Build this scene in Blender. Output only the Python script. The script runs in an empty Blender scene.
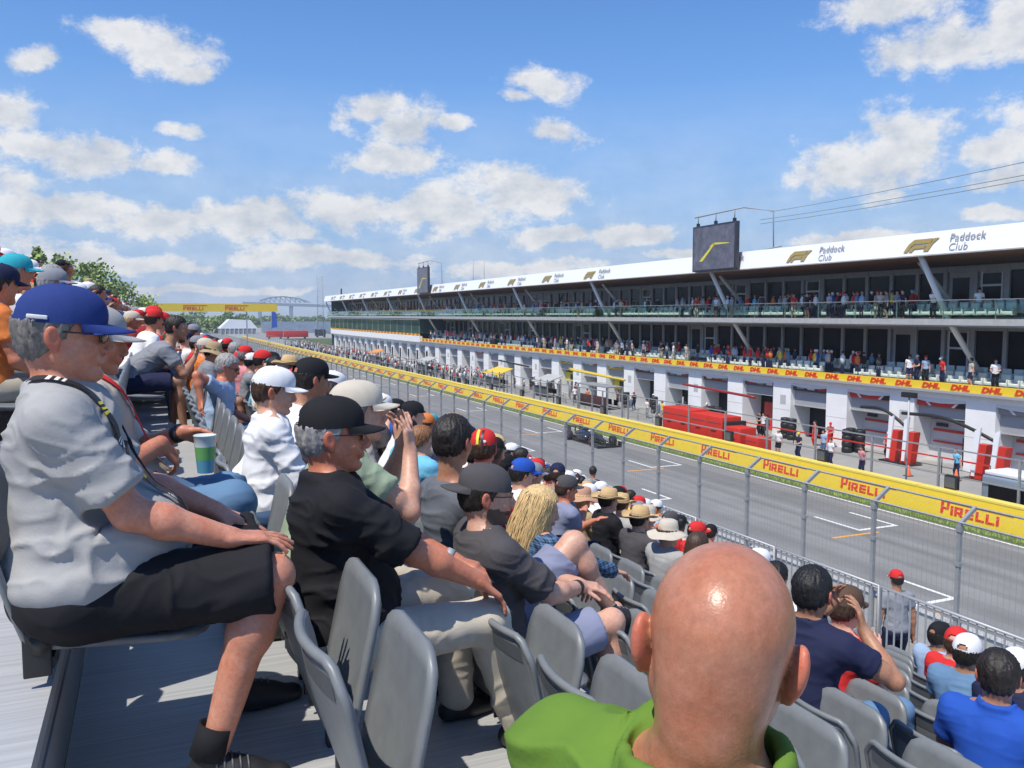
import bpy, bmesh, math, random
import numpy as np
from mathutils import Vector, Matrix, noise as mnoise
random.seed(7); rng = np.random.default_rng(11)
R = math.radians; PI = math.pi
scene = bpy.context.scene
COL = scene.collection
EYE = 9.0                      # eye height over the track (m); world z = 0 at the eye, track at -9
GZ = -EYE

# ------------------------------------------------------------------ materials
MATS = {}
def nt(m): m.use_nodes = True; return m.node_tree
def mat(name, col, rough=.6, metal=0, var=0, vscale=6, bump=0, bscale=40, bdist=.01, sss=0, spec=.5, stretch=None, trans=0, alpha=1, emit=0, coat=0, detail=4):
    if name in MATS: return MATS[name]
    m = bpy.data.materials.new(name); t = nt(m); b = t.nodes['Principled BSDF']
    c = (col[0], col[1], col[2], 1)
    b.inputs['Base Color'].default_value = c; b.inputs['Roughness'].default_value = rough; b.inputs['Metallic'].default_value = metal
    b.inputs['Specular IOR Level'].default_value = spec
    if coat: b.inputs['Coat Weight'].default_value = coat; b.inputs['Coat Roughness'].default_value = .1
    if trans: b.inputs['Transmission Weight'].default_value = trans
    if alpha < 1: b.inputs['Alpha'].default_value = alpha
    if emit: b.inputs['Emission Color'].default_value = c; b.inputs['Emission Strength'].default_value = emit
    if sss:
        b.inputs['Subsurface Weight'].default_value = sss; b.inputs['Subsurface Radius'].default_value = (1, .35, .2); b.inputs['Subsurface Scale'].default_value = .012
    if var or bump:
        tc = t.nodes.new('ShaderNodeTexCoord'); mp = t.nodes.new('ShaderNodeMapping'); t.links.new(tc.outputs['Object'], mp.inputs[0])
        if stretch: mp.inputs['Scale'].default_value = stretch
    if var:
        n = t.nodes.new('ShaderNodeTexNoise'); n.inputs['Scale'].default_value = vscale; n.inputs['Detail'].default_value = detail; n.inputs['Roughness'].default_value = .65
        t.links.new(mp.outputs[0], n.inputs['Vector'])
        r = t.nodes.new('ShaderNodeMapRange'); r.inputs[1].default_value = .3; r.inputs[2].default_value = .7
        r.inputs[3].default_value = 1-var; r.inputs[4].default_value = 1+var; t.links.new(n.outputs['Fac'], r.inputs[0])
        x = t.nodes.new('ShaderNodeVectorMath'); x.operation = 'SCALE'; x.inputs[0].default_value = col[:3]; t.links.new(r.outputs[0], x.inputs['Scale'])
        t.links.new(x.outputs[0], b.inputs['Base Color'])
    if bump:
        n2 = t.nodes.new('ShaderNodeTexNoise'); n2.inputs['Scale'].default_value = bscale; n2.inputs['Detail'].default_value = 5
        t.links.new(mp.outputs[0], n2.inputs['Vector'])
        bp = t.nodes.new('ShaderNodeBump'); bp.inputs['Strength'].default_value = bump; bp.inputs['Distance'].default_value = bdist
        t.links.new(n2.outputs['Fac'], bp.inputs['Height']); t.links.new(bp.outputs[0], b.inputs['Normal'])
    MATS[name] = m; return m

# ------------------------------------------------------------------ objects
def tag(o, label=None, cat=None, group=None, kind=None):
    if label: o['label'] = label
    if cat: o['category'] = cat
    if group: o['group'] = group
    if kind: o['kind'] = kind
    return o
def link(o, parent=None):
    COL.objects.link(o)
    if parent is not None: o.parent = parent
    return o
def empty(name, loc=(0,0,0), rz=0, **k):
    o = bpy.data.objects.new(name, None); o.empty_display_size = .1; o.location = loc; o.rotation_euler = (0,0,rz); COL.objects.link(o)
    return tag(o, **k)
def copy_tree(o, parent=None):
    c = o.copy(); COL.objects.link(c); c.parent = parent
    for ch in o.children: copy_tree(ch, c)
    return c
def np_mesh(name, V, Fq, mats=(), midx=None, smooth=True):
    """mesh from numpy verts (n,3) and quads (m,4)"""
    me = bpy.data.meshes.new(name); V = np.asarray(V, np.float32); Fq = np.asarray(Fq, np.int32)
    n, k = Fq.shape
    me.vertices.add(len(V)); me.vertices.foreach_set('co', V.ravel())
    me.loops.add(n*k); me.loops.foreach_set('vertex_index', Fq.ravel())
    me.polygons.add(n); me.polygons.foreach_set('loop_start', np.arange(0, n*k, k, dtype=np.int32))
    me.update(calc_edges=True)
    for m in mats: me.materials.append(m)
    if midx is not None: me.polygons.foreach_set('material_index', np.asarray(midx, np.int32))
    me.polygons.foreach_set('use_smooth', np.full(n, bool(smooth)))
    me.update(); return me

class MB:
    """collects shapes for ONE mesh object"""
    def __init__(s): s.v = []; s.f = []; s.m = []; s.mats = []; s.sm = []
    def mi(s, m):
        if m not in s.mats: s.mats.append(m)
        return s.mats.index(m)
    def add(s, vs, fs, m, smooth=False):
        o = len(s.v); s.v += [tuple(v) for v in vs]; i = s.mi(m)
        for f in fs: s.f.append(tuple(o+a for a in f)); s.m.append(i); s.sm.append(smooth)
        return s
    def box(s, x0, x1, y0, y1, z0, z1, m, bev=0):
        if x0 > x1: x0, x1 = x1, x0
        if y0 > y1: y0, y1 = y1, y0
        if z0 > z1: z0, z1 = z1, z0
        if bev <= 0:
            vs = [(x,y,z) for x in (x0,x1) for y in (y0,y1) for z in (z0,z1)]
            return s.add(vs, [(0,1,3,2),(4,6,7,5),(0,4,5,1),(2,3,7,6),(0,2,6,4),(1,5,7,3)], m)
        bm = bmesh.new(); bmesh.ops.create_cube(bm, size=1)
        for v in bm.verts: v.co = Vector(((x0+x1)/2+v.co.x*(x1-x0), (y0+y1)/2+v.co.y*(y1-y0), (z0+z1)/2+v.co.z*(z1-z0)))
        bmesh.ops.bevel(bm, geom=bm.edges[:], offset=bev, segments=2, affect='EDGES', profile=.6)
        bm.verts.index_update(); s.add([v.co for v in bm.verts], [[v.index for v in f.verts] for f in bm.faces], m, True); bm.free(); return s
    def beam(s, a, b, w, h, m, up=(0,0,1)):
        a = Vector(a); b = Vector(b); d = (b-a).normalized(); u = Vector(up)
        if abs(d.dot(u)) > .98: u = Vector((1,0,0))
        r = d.cross(u).normalized()*w/2; q = r.cross(d).normalized()*h/2
        vs = [p+i*r+j*q for p in (a,b) for i,j in ((-1,-1),(1,-1),(1,1),(-1,1))]
        return s.add(vs, [(3,2,1,0),(4,5,6,7),(0,1,5,4),(1,2,6,5),(2,3,7,6),(3,0,4,7)], m)
    def tube(s, pts, r, m, n=8, cap=True):
        pts = [Vector(p) for p in pts]; rs = r if isinstance(r, (list,tuple)) else [r]*len(pts)
        d0 = (pts[1]-pts[0]).normalized(); u = Vector((0,0,1)) if abs(d0.z) < .9 else Vector((1,0,0)); vs = []
        for i, p in enumerate(pts):
            d = (pts[min(i+1,len(pts)-1)]-pts[max(i-1,0)]).normalized()
            x = d.cross(u).normalized(); u = x.cross(d).normalized()
            for k in range(n):
                a = 2*PI*k/n; vs.append(p+(x*math.cos(a)+u*math.sin(a))*rs[i])
        fs = [(i*n+k, i*n+(k+1)%n, (i+1)*n+(k+1)%n, (i+1)*n+k) for i in range(len(pts)-1) for k in range(n)]
        if cap: fs += [tuple(range(n-1,-1,-1)), tuple((len(pts)-1)*n+k for k in range(n))]
        return s.add(vs, fs, m, True)
    def lathe(s, prof, c, m, n=16, sx=1, sy=1, smooth=True, axis='z'):
        vs = []; fs = []
        for r, z in prof:
            for k in range(n):
                a = 2*PI*k/n; x, y = r*math.cos(a)*sx, r*math.sin(a)*sy
                p = (x, y, z) if axis == 'z' else ((x, z, y) if axis == 'y' else (z, x, y))
                vs.append((c[0]+p[0], c[1]+p[1], c[2]+p[2]))
        for i in range(len(prof)-1):
            for k in range(n): fs.append((i*n+k, i*n+(k+1)%n, (i+1)*n+(k+1)%n, (i+1)*n+k))
        return s.add(vs, fs, m, smooth)
    def poly(s, pts, off, m):
        """prism: polygon pts (3D) extruded by vector off"""
        n = len(pts); off = Vector(off); vs = [Vector(p) for p in pts]+[Vector(p)+off for p in pts]
        fs = [tuple(range(n)), tuple(range(2*n-1, n-1, -1))]+[((k+1)%n, k, n+k, n+(k+1)%n) for k in range(n)]
        return s.add(vs, fs, m)
    def blob(s, c, r, m, seg=8, rings=6, rot=None):
        vs = []; 
        for i in range(rings+1):
            th = PI*i/rings
            for k in range(seg):
                ph = 2*PI*k/seg; v = Vector((math.sin(th)*math.cos(ph)*r[0], math.sin(th)*math.sin(ph)*r[1], math.cos(th)*r[2]))
                if rot is not None: v = rot @ v
                vs.append(v+Vector(c))
        fs = [(i*seg+k, (i+1)*seg+k, (i+1)*seg+(k+1)%seg, i*seg+(k+1)%seg) for i in range(rings) for k in range(seg)]
        return s.add(vs, fs, m, True)
    def build(s, name, parent=None, loc=None, fix=True, **k):
        me = bpy.data.meshes.new(name); me.from_pydata(s.v, [], s.f)
        for m in s.mats: me.materials.append(m)
        me.polygons.foreach_set('material_index', s.m); me.polygons.foreach_set('use_smooth', s.sm)
        if fix:
            bm = bmesh.new(); bm.from_mesh(me); bmesh.ops.recalc_face_normals(bm, faces=bm.faces); bm.to_mesh(me); bm.free()
        me.update(); o = bpy.data.objects.new(name, me)
        if loc is not None: o.location = loc
        link(o, parent); return tag(o, **k)
def mesh_obj(name, me, parent=None, **k):
    o = bpy.data.objects.new(name, me); link(o, parent); return tag(o, **k)

def text_mesh(body, m, size=1, extrude=.004, bold=0, space=1, shear=0, aspect=1):
    """flat lettering mesh in the XY plane, left/bottom at the origin; returns (mesh, width)"""
    cu = bpy.data.curves.new('lettering', 'FONT'); cu.body = body; cu.size = size; cu.extrude = extrude; cu.offset = bold; cu.space_character = space; cu.shear = shear; cu.resolution_u = 2
    o = bpy.data.objects.new('lettering', cu); COL.objects.link(o)
    dg = bpy.context.evaluated_depsgraph_get(); me = bpy.data.meshes.new_from_object(o.evaluated_get(dg)); bpy.data.objects.remove(o); bpy.data.curves.remove(cu)
    for v in me.vertices: v.co.x *= aspect
    x0 = min(v.co.x for v in me.vertices); x1 = max(v.co.x for v in me.vertices)
    for v in me.vertices: v.co.x -= x0
    me.materials.clear(); me.materials.append(m); return me, x1-x0
def wall_matrix(x, y, z):
    """lettering plane that faces -X (towards the stand): text x runs to -Y, text y to +Z"""
    return Matrix(((0,0,-1,x),(-1,0,0,y),(0,1,0,z),(0,0,0,1)))

# ------------------------------------------------------------------ camera, light, world
f = 848/1024*36; yaw = R(23.2); pit = math.atan(69/848)
s_, c_ = math.sin(yaw), math.cos(yaw)
D = Vector((s_*math.cos(pit), c_*math.cos(pit), -math.sin(pit))); RR = Vector((c_, -s_, 0)); U = RR.cross(D)
cam = bpy.data.objects.new('camera', bpy.data.cameras.new('camera')); COL.objects.link(cam)
cam.matrix_world = Matrix(((RR.x,U.x,-D.x,0),(RR.y,U.y,-D.y,0),(RR.z,U.z,-D.z,0),(0,0,0,1)))
cam.data.lens = f; cam.data.sensor_width = 36; cam.data.clip_end = 6000; cam.data.clip_start = .05
scene.camera = cam
scene.view_settings.view_transform = 'Standard'; scene.view_settings.look = 'None'; scene.view_settings.exposure = 0; scene.view_settings.gamma = 1
scene.render.engine = 'CYCLES'; scene.cycles.use_denoising = True; scene.cycles.max_bounces = 6; scene.cycles.transparent_max_bounces = 24
scene.cycles.diffuse_bounces = 3; scene.cycles.glossy_bounces = 3; scene.cycles.use_adaptive_sampling = True; scene.cycles.adaptive_threshold = .015
SUN = Vector((-.43, -.22, .875)).normalized()
sl = bpy.data.lights.new('sun', 'SUN'); sl.energy = 4.8; sl.angle = R(.5); sl.color = (1, .945, .84)
so = bpy.data.objects.new('sun', sl); COL.objects.link(so); so.rotation_euler = (-SUN).to_track_quat('-Z', 'Y').to_euler(); so.location = (-20, -20, 60)

def px_dir(x, y):
    v = D + RR*((x-512)/848) + U*((384-y)/848); v.normalize(); return v
def make_world():
    w = bpy.data.worlds.new('World'); scene.world = w; w.use_nodes = True; t = w.node_tree; N = t.nodes; L = t.links
    for n in list(N): N.remove(n)
    out = N.new('ShaderNodeOutputWorld')
    sky = N.new('ShaderNodeTexSky'); sky.sky_type = 'NISHITA'; sky.sun_disc = False
    sky.sun_elevation = math.asin(SUN.z); sky.sun_rotation = math.atan2(SUN.x, SUN.y); sky.altitude = 50; sky.air_density = 1.0; sky.dust_density = .35; sky.ozone_density = 2.4
    b1 = N.new('ShaderNodeBackground'); b1.inputs[1].default_value = .15
    tnt = N.new('ShaderNodeVectorMath'); tnt.operation = 'MULTIPLY'; tnt.inputs[1].default_value = (.60,.86,1.16); L.new(sky.outputs[0], tnt.inputs[0]); L.new(tnt.outputs[0], b1.inputs[0])
    def math_(op, a, b=None, c=None, clamp=False):
        n = N.new('ShaderNodeMath'); n.operation = op; n.use_clamp = clamp
        for i, q in enumerate((a, b, c)):
            if q is None: continue
            if isinstance(q, (int, float)): n.inputs[i].default_value = q
            else: L.new(q, n.inputs[i])
        return n.outputs[0]
    tc = N.new('ShaderNodeTexCoord'); sp = N.new('ShaderNodeSeparateXYZ'); L.new(tc.outputs['Generated'], sp.inputs[0])
    az = math_('ARCTAN2', sp.outputs[0], sp.outputs[1]); el = math_('ARCSINE', sp.outputs[2])
    P = N.new('ShaderNodeCombineXYZ'); L.new(az, P.inputs[0]); L.new(el, P.inputs[1])
    def fbm(vec, scale, detail, rough=.55, sx=1, sy=1, off=0):
        mp = N.new('ShaderNodeMapping'); mp.inputs['Scale'].default_value = (sx, sy, 1); mp.inputs['Location'].default_value = (off, off*.7, off*.3); L.new(vec, mp.inputs[0])
        n = N.new('ShaderNodeTexNoise'); n.inputs['Scale'].default_value = scale; n.inputs['Detail'].default_value = detail; n.inputs['Roughness'].default_value = rough
        L.new(mp.outputs[0], n.inputs['Vector']); return n.outputs['Fac'], n.outputs['Color']
    _, wc = fbm(P.outputs[0], 9, 2)
    wsub = N.new('ShaderNodeVectorMath'); wsub.operation = 'SUBTRACT'; L.new(wc, wsub.inputs[0]); wsub.inputs[1].default_value = (.5,.5,.5)
    wsc = N.new('ShaderNodeVectorMath'); wsc.operation = 'SCALE'; L.new(wsub.outputs[0], wsc.inputs[0]); wsc.inputs['Scale'].default_value = .045
    PW = N.new('ShaderNodeVectorMath'); PW.operation = 'ADD'; L.new(P.outputs[0], PW.inputs[0]); L.new(wsc.outputs[0], PW.inputs[1])
    # clouds: where they stand in the sky (centre x, y, half width, half height, weight)
    B = [(120,38,38,17,1),(165,48,42,22,1),(190,68,30,14,.9),(35,58,24,13,.8),(6,108,30,20,.95),(85,158,75,24,.85),(40,150,50,20,.8),(160,162,46,14,.8),(185,130,30,9,.75),
         (372,108,38,15,1),(408,128,36,20,1),(395,162,46,16,1),(450,128,26,8,.8),(545,82,38,15,.9),(515,98,20,9,.7),(557,130,36,12,1),
         (890,6,44,20,1),(940,48,58,24,1.0),(1010,22,36,34,1),(840,168,46,20,1.0),(880,160,62,26,1.05),(905,142,50,26,1.05),(1000,150,46,15,1),(1015,178,40,14,.9),(888,190,16,5,.8),
         (520,195,62,26,1.1),(440,212,95,26,1),(340,212,70,25,.95),(255,222,80,22,.9),(160,225,80,18,.85),(60,215,90,20,.85),(-60,200,90,40,.9),(630,236,60,14,1),(560,240,70,14,.8),(690,255,70,10,.7),
         (120,262,170,14,.7),(330,258,170,15,.75),(520,268,150,13,.65),(200,290,260,10,.55),(860,235,70,12,.8),(1000,215,60,10,.7),
         (1200,120,120,50,1),(1350,60,150,60,1),(-200,250,200,30,1),(1250,250,200,30,.8)]
    def coverage(vec):
        acc = None
        for x, y, rx, ry, wgt in B:
            d = px_dir(x, y); a0 = math.atan2(d.x, d.y); e0 = math.asin(d.z); sx_, sy_ = 848/(rx*1.25*wgt), 848/(ry*1.35*wgt)
            q = N.new('ShaderNodeVectorMath'); q.operation = 'MULTIPLY_ADD'; L.new(vec, q.inputs[0]); q.inputs[1].default_value = (sx_, sy_, 0); q.inputs[2].default_value = (-a0*sx_, -e0*sy_, 0)
            l = N.new('ShaderNodeVectorMath'); l.operation = 'LENGTH'; L.new(q.outputs[0], l.inputs[0])
            acc = l.outputs['Value'] if acc is None else math_('MINIMUM', acc, l.outputs['Value'])
        return math_('SUBTRACT', 1.0, acc)
    cov = coverage(PW.outputs[0])
    n1, _ = fbm(P.outputs[0], 23, 8, .66, 1, 1.4, 3.1)
    dens = math_('ADD', cov, math_('MULTIPLY', math_('SUBTRACT', n1, .5), 2.05))
    mr = N.new('ShaderNodeMapRange'); mr.interpolation_type = 'SMOOTHSTEP'; L.new(dens, mr.inputs[0]); mr.inputs[1].default_value = .0; mr.inputs[2].default_value = .62
    # thin veil near the horizon
    veil = N.new('ShaderNodeMapRange'); L.new(el, veil.inputs[0]); veil.inputs[1].default_value = .26; veil.inputs[2].default_value = -.02; veil.inputs[3].default_value = 0; veil.inputs[4].default_value = .62
    n3, _ = fbm(P.outputs[0], 7, 4, .6, 1, 3.5, 8.0)
    vm = math_('MULTIPLY', veil.outputs[0], math_('MULTIPLY_ADD', n3, 1.6, -.1, clamp=True), clamp=True)
    mask = math_('MAXIMUM', math_('MULTIPLY', mr.outputs[0], .93), vm)
    # self shade of the clouds: thick low parts greyer than the tops
    up = N.new('ShaderNodeVectorMath'); up.operation = 'ADD'; L.new(P.outputs[0], up.inputs[0]); up.inputs[1].default_value = (-.006, .014, 0)
    n2, _ = fbm(up.outputs[0], 21, 4, .6, 1, 1.4, 3.1)
    lit = math_('MULTIPLY_ADD', math_('SUBTRACT', n1, n2), 2.6, .62, clamp=True)
    thick = N.new('ShaderNodeMapRange'); L.new(dens, thick.inputs[0]); thick.inputs[1].default_value = .3; thick.inputs[2].default_value = 1.5; thick.inputs[3].default_value = 1; thick.inputs[4].default_value = .35
    lt = math_('MULTIPLY_ADD', thick.outputs[0], .45, math_('MULTIPLY', lit, .55))
    cr = N.new('ShaderNodeMix'); cr.data_type = 'RGBA'; L.new(lt, cr.inputs['Factor']); cr.inputs['A'].default_value = (.40,.48,.60,1); cr.inputs['B'].default_value = (1,.99,.98,1)
    b2 = N.new('ShaderNodeBackground'); L.new(cr.outputs['Result'], b2.inputs[0]); b2.inputs[1].default_value = .92
    # pale blue air low over the horizon
    b3 = N.new('ShaderNodeBackground'); b3.inputs[0].default_value = (.32,.54,.90,1); b3.inputs[1].default_value = .82
    hz = N.new('ShaderNodeMapRange'); hz.interpolation_type = 'SMOOTHSTEP'; L.new(el, hz.inputs[0]); hz.inputs[1].default_value = .34; hz.inputs[2].default_value = .0; hz.inputs[3].default_value = 0; hz.inputs[4].default_value = .93
    m0 = N.new('ShaderNodeMixShader'); L.new(hz.outputs[0], m0.inputs[0]); L.new(b1.outputs[0], m0.inputs[1]); L.new(b3.outputs[0], m0.inputs[2]); b1 = m0
    mx = N.new('ShaderNodeMixShader'); L.new(mask, mx.inputs[0]); L.new(b1.outputs[0], mx.inputs[1]); L.new(b2.outputs[0], mx.inputs[2]); L.new(mx.outputs[0], out.inputs[0])
    w.cycles.sampling_method = 'MANUAL'; w.cycles.sample_map_resolution = 512
make_world()
# ================================================================== THE SETTING
def ground_mat(name, c1, c2, scale, rough=.9, bump=.3, streak=None, c3=None):
    m = bpy.data.materials.new(name); t = nt(m); b = t.nodes['Principled BSDF']; N = t.nodes; L = t.links
    b.inputs['Roughness'].default_value = rough
    tc = N.new('ShaderNodeTexCoord'); n = N.new('ShaderNodeTexNoise'); n.inputs['Scale'].default_value = scale; n.inputs['Detail'].default_value = 8; n.inputs['Roughness'].default_value = .7
    L.new(tc.outputs['Object'], n.inputs['Vector'])
    r = N.new('ShaderNodeValToRGB'); L.new(n.outputs['Fac'], r.inputs[0]); r.color_ramp.elements[0].position = .35; r.color_ramp.elements[1].position = .68
    r.color_ramp.elements[0].color = (*c1,1); r.color_ramp.elements[1].color = (*c2,1); col = r.outputs[0]
    if streak:   # tyre rubber lines and old joints along the track
        mp = N.new('ShaderNodeMapping'); mp.inputs['Scale'].default_value = (streak, .012, 1); L.new(tc.outputs['Object'], mp.inputs[0])
        n2 = N.new('ShaderNodeTexNoise'); n2.inputs['Scale'].default_value = 1; n2.inputs['Detail'].default_value = 6; L.new(mp.outputs[0], n2.inputs['Vector'])
        mr = N.new('ShaderNodeMapRange'); L.new(n2.outputs['Fac'], mr.inputs[0]); mr.inputs[1].default_value = .35; mr.inputs[2].default_value = .65; mr.inputs[3].default_value = .74; mr.inputs[4].default_value = 1.06
        x = N.new('ShaderNodeVectorMath'); x.operation = 'SCALE'; L.new(col, x.inputs[0]); L.new(mr.outputs[0], x.inputs['Scale']); col = x.outputs[0]
    L.new(col, b.inputs['Base Color'])
    n3 = N.new('ShaderNodeTexNoise'); n3.inputs['Scale'].default_value = 60; n3.inputs['Detail'].default_value = 3; L.new(tc.outputs['Object'], n3.inputs['Vector'])
    bp = N.new('ShaderNodeBump'); bp.inputs['Strength'].default_value = bump; bp.inputs['Distance'].default_value = .01; L.new(n3.outputs['Fac'], bp.inputs['Height']); L.new(bp.outputs[0], b.inputs['Normal'])
    return m
M_grass = ground_mat('grass ground', (.045,.075,.018), (.10,.14,.04), .6, 1)
M_asph = ground_mat('asphalt', (.205,.203,.200), (.245,.243,.238), .35, .85, .3, streak=1.3)
M_pit = ground_mat('pit concrete', (.27,.265,.255), (.34,.335,.32), .5, .85)
M_verge = ground_mat('verge grass', (.05,.09,.012), (.11,.16,.035), 5, 1)
M_sand = ground_mat('service road', (.22,.21,.19), (.33,.31,.28), .3, 1)
M_white = mat('white paint', (.78,.78,.76), .5, var=.08, vscale=3)
M_yel = mat('yellow board', (.86,.60,.035), .45, var=.04, vscale=2)
M_yel2 = mat('lighter yellow top', (.85,.66,.13), .5)  # barrier top, a lighter yellow than the face
M_orng = mat('orange marking', (.85,.38,.04), .6)
M_red = mat('red vinyl', (.62,.035,.02), .45)
M_red2 = mat('red lettering', (.72,.05,.02), .45)
M_galv = mat('galvanised steel', (.30,.31,.32), .6, .15, var=.15, vscale=9)
M_alu = mat('aluminium rail', (.42,.43,.44), .5, .25)
M_blk = mat('black equipment', (.02,.02,.022), .5)
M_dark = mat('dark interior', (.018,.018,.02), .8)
M_grey = mat('grey shutter', (.36,.37,.385), .55, bump=.4, bscale=1, stretch=(1,1,60), bdist=.02)
M_wall = mat('white garage wall', (.88,.875,.86), .5, var=.05, vscale=1.2)
M_fas = mat('white fascia', (.86,.86,.87), .4)
M_gold = mat('gold emblem', (.42,.30,.09), .4, .2)
M_ltxt = mat('grey lettering', (.36,.37,.39), .5)
M_conc = mat('light concrete', (.42,.42,.41), .8, var=.12, vscale=2)
M_soff = mat('timber soffit', (.26,.14,.075), .6, var=.2, vscale=3)
M_frame = mat('pale window frame', (.52,.51,.49), .55, var=.1, vscale=2)
M_strut = mat('pale steel strut', (.78,.76,.71), .5)
M_glassd = mat('dark window glass', (.010,.011,.013), .12, spec=.22)
def clear_glass(name, tint, a, rough=.02):
    m = bpy.data.materials.new(name); t = nt(m); N = t.nodes; L = t.links
    g = N.new('ShaderNodeBsdfGlossy'); g.inputs['Roughness'].default_value = rough; g.inputs['Color'].default_value = (.9,.95,.92,1)
    tr = N.new('ShaderNodeBsdfTransparent'); tr.inputs[0].default_value = (*tint,1)
    lw = N.new('ShaderNodeLayerWeight'); lw.inputs[0].default_value = .5; fr = N.new('ShaderNodeMath'); fr.operation = 'POWER'; L.new(lw.outputs['Facing'], fr.inputs[0]); fr.inputs[1].default_value = 4.5; ad = N.new('ShaderNodeMath'); ad.operation = 'ADD'; ad.use_clamp = True; ad.inputs[1].default_value = a; L.new(fr.outputs[0], ad.inputs[0])
    mx = N.new('ShaderNodeMixShader'); L.new(ad.outputs[0], mx.inputs[0]); L.new(tr.outputs[0], mx.inputs[1]); L.new(g.outputs[0], mx.inputs[2]); L.new(mx.outputs[0], N['Material Output'].inputs[0]); return m
M_bal = clear_glass('green balcony glass', (.86,.95,.90), .03)
M_curt = mat('green curtain wall glass', (.035,.085,.07), .06, spec=1.0)
M_leaf = [mat('foliage light', (.34,.44,.11), .8, var=.3, vscale=2), mat('foliage mid', (.22,.31,.08), .8, var=.3, vscale=2), mat('foliage dark', (.12,.18,.05), .8)]
M_bark = mat('bark', (.12,.09,.065), .9)

# ground as one sheet, track, pit lane
MB().add([(-3000,-300,GZ-.02),(3000,-300,GZ-.02),(3000,1790,GZ-.02),(-3000,1790,GZ-.02)], [(0,1,2,3)], M_grass).build('ground', kind='structure')
def strip(name, x0, x1, y0, y1, z, m):
    return MB().add([(x0,y0,z),(x1,y0,z),(x1,y1,z),(x0,y1,z)], [(0,1,2,3)], m).build(name, kind='structure')
strip('service_road', 9, 19.6, -60, 400, GZ-.012, M_sand)
strip('track', 19.6, 31.2, -60, 700, GZ, M_asph)
strip('verge', 31.2, 32.1, -60, 330, GZ+.004, M_verge)
strip('pit_lane', 32.2, 46, -60, 330, GZ+.008, M_pit)
strip('far_paddock', 32.2, 80, 330.1, 620, GZ+.004, M_pit)
# grass tufts standing along the foot of the barrier
tv = []; tf = []
for i in range(5200):
    y = 14+ (i/5200)**1.6*150+random.random()*.2; x = 31.3+random.random()*.55; h = .08+.12*random.random(); a = random.random()*3; w = .03
    o = len(tv); tv += [(x-w*math.cos(a),y-w*math.sin(a),GZ),(x+w*math.cos(a),y+w*math.sin(a),GZ),(x+random.uniform(-.03,.03),y,GZ+h)]; tf.append((o,o+1,o+2))
MB().add(tv, tf, M_leaf[0]).build('grass', fix=False, kind='stuff', label='strip of green grass along the foot of the yellow barrier', cat='grass')

def grid_box(xo, w, y, col, sgn):
    b = MB(); z = GZ+.004; h = .004; 
    b.box(xo-w, xo, y-.09, y+.09, z, z+h, M_white)
    for x in (xo-w+.07, xo-.07): b.box(x-.07, x+.07, y+.092, y+2.6, z, z+h, M_white)
    b.box(xo-w-1.9, xo-w+.55, y-.62, y-.47, z, z+h, M_orng) if col else b.box(xo-w-.9, xo-w+.5, y-.9, y-.75, z, z+h, M_orng)
    return b.build('grid_marking', kind='structure')
for i in range(14): grid_box(29.3, 2.2, 26.4+16*i, 1, 1); grid_box(23.4, 2.2, 18.7+16*i, 0, 1)
for k, xx in enumerate((20.0, 30.9)):
    strip('edge_line', xx, xx+.12, -40, 600, GZ+.004, M_white)

# ---------------- tyre maker's wordmark, built as flat letters: tall first letter whose bar runs over the rest
def wordmark_mesh():
    b = MB(); t = .02
    def rect(x0, x1, y0, y1): b.box(x0, x1, y0, y1, 0, t, M_red2)
    H = .60; lh = .40; st = .105
    rect(0, .115, 0, H); rect(.118, 2.86, H-.085, H)            # stem, long bar
    rect(.118, .33, .20, .285); rect(.25, .355, .288, H-.088)    # bowl
    x = .42
    rect(x, x+st, 0, lh); x += .16                               # I
    rect(x, x+st, 0, lh); rect(x+st+.002, x+.34, lh-.09, lh); rect(x+.235, x+.34, .2, lh-.092); rect(x+st+.002, x+.34, .13, .198)
    b.poly([(x+.14,.128,0),(x+.26,.128,0),(x+.38,0,0),(x+.25,0,0)], (0,0,t), M_red2); x += .44      # R
    rect(x, x+st, 0, lh)
    for yy in (0, .155, lh-.09): rect(x+st+.002, x+.34, yy, yy+.09)
    x += .42                                                      # E
    for _ in range(2): rect(x, x+st, 0, lh); rect(x+st+.002, x+.34, 0, .09); x += .40
    rect(x, x+st, 0, lh)                                          # I
    o = b.build('lettering'); me = o.data; bpy.data.objects.remove(o); return me, x+st
WM, WMW = wordmark_mesh()
def wm_on(parent, x, y, z, sc=1):
    o = bpy.data.objects.new('lettering', WM); link(o, parent); m = wall_matrix(x, y, z) @ Matrix.Diagonal((sc*1.22, sc, 1, 1)); o.matrix_local = m; return o

# yellow pit wall barrier with the wordmarks
bw = MB(); X0 = 32.1
bw.add([(X0,-20,GZ),(X0+.12,-20,GZ+1.16),(X0+.5,-20,GZ+1.16),(X0+.6,-20,GZ),(X0,330,GZ),(X0+.12,330,GZ+1.16),(X0+.5,330,GZ+1.16),(X0+.6,330,GZ)],
       [(0,1,5,4),(1,2,6,5),(2,3,7,6),(0,3,2,1),(4,5,6,7)], M_yel)
barrier = bw.build('trackside_barrier', label='long yellow trackside barrier with red lettering between track and pit lane', cat='barrier')
tp = MB()
yy = -20.
while yy < 330:
    tp.box(X0+.10, X0+.60, yy, yy+7.95, GZ+1.162, GZ+1.25, M_yel2); yy += 8
tp.build('top_pad', barrier)
jt = MB()
for i in range(110): jt.box(X0+.03, X0+.05, -5+i*2.95, -5+i*2.95+.03, GZ+.05, GZ+1.0, M_ltxt)
ang = math.atan2(.12, 1.16)
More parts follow.
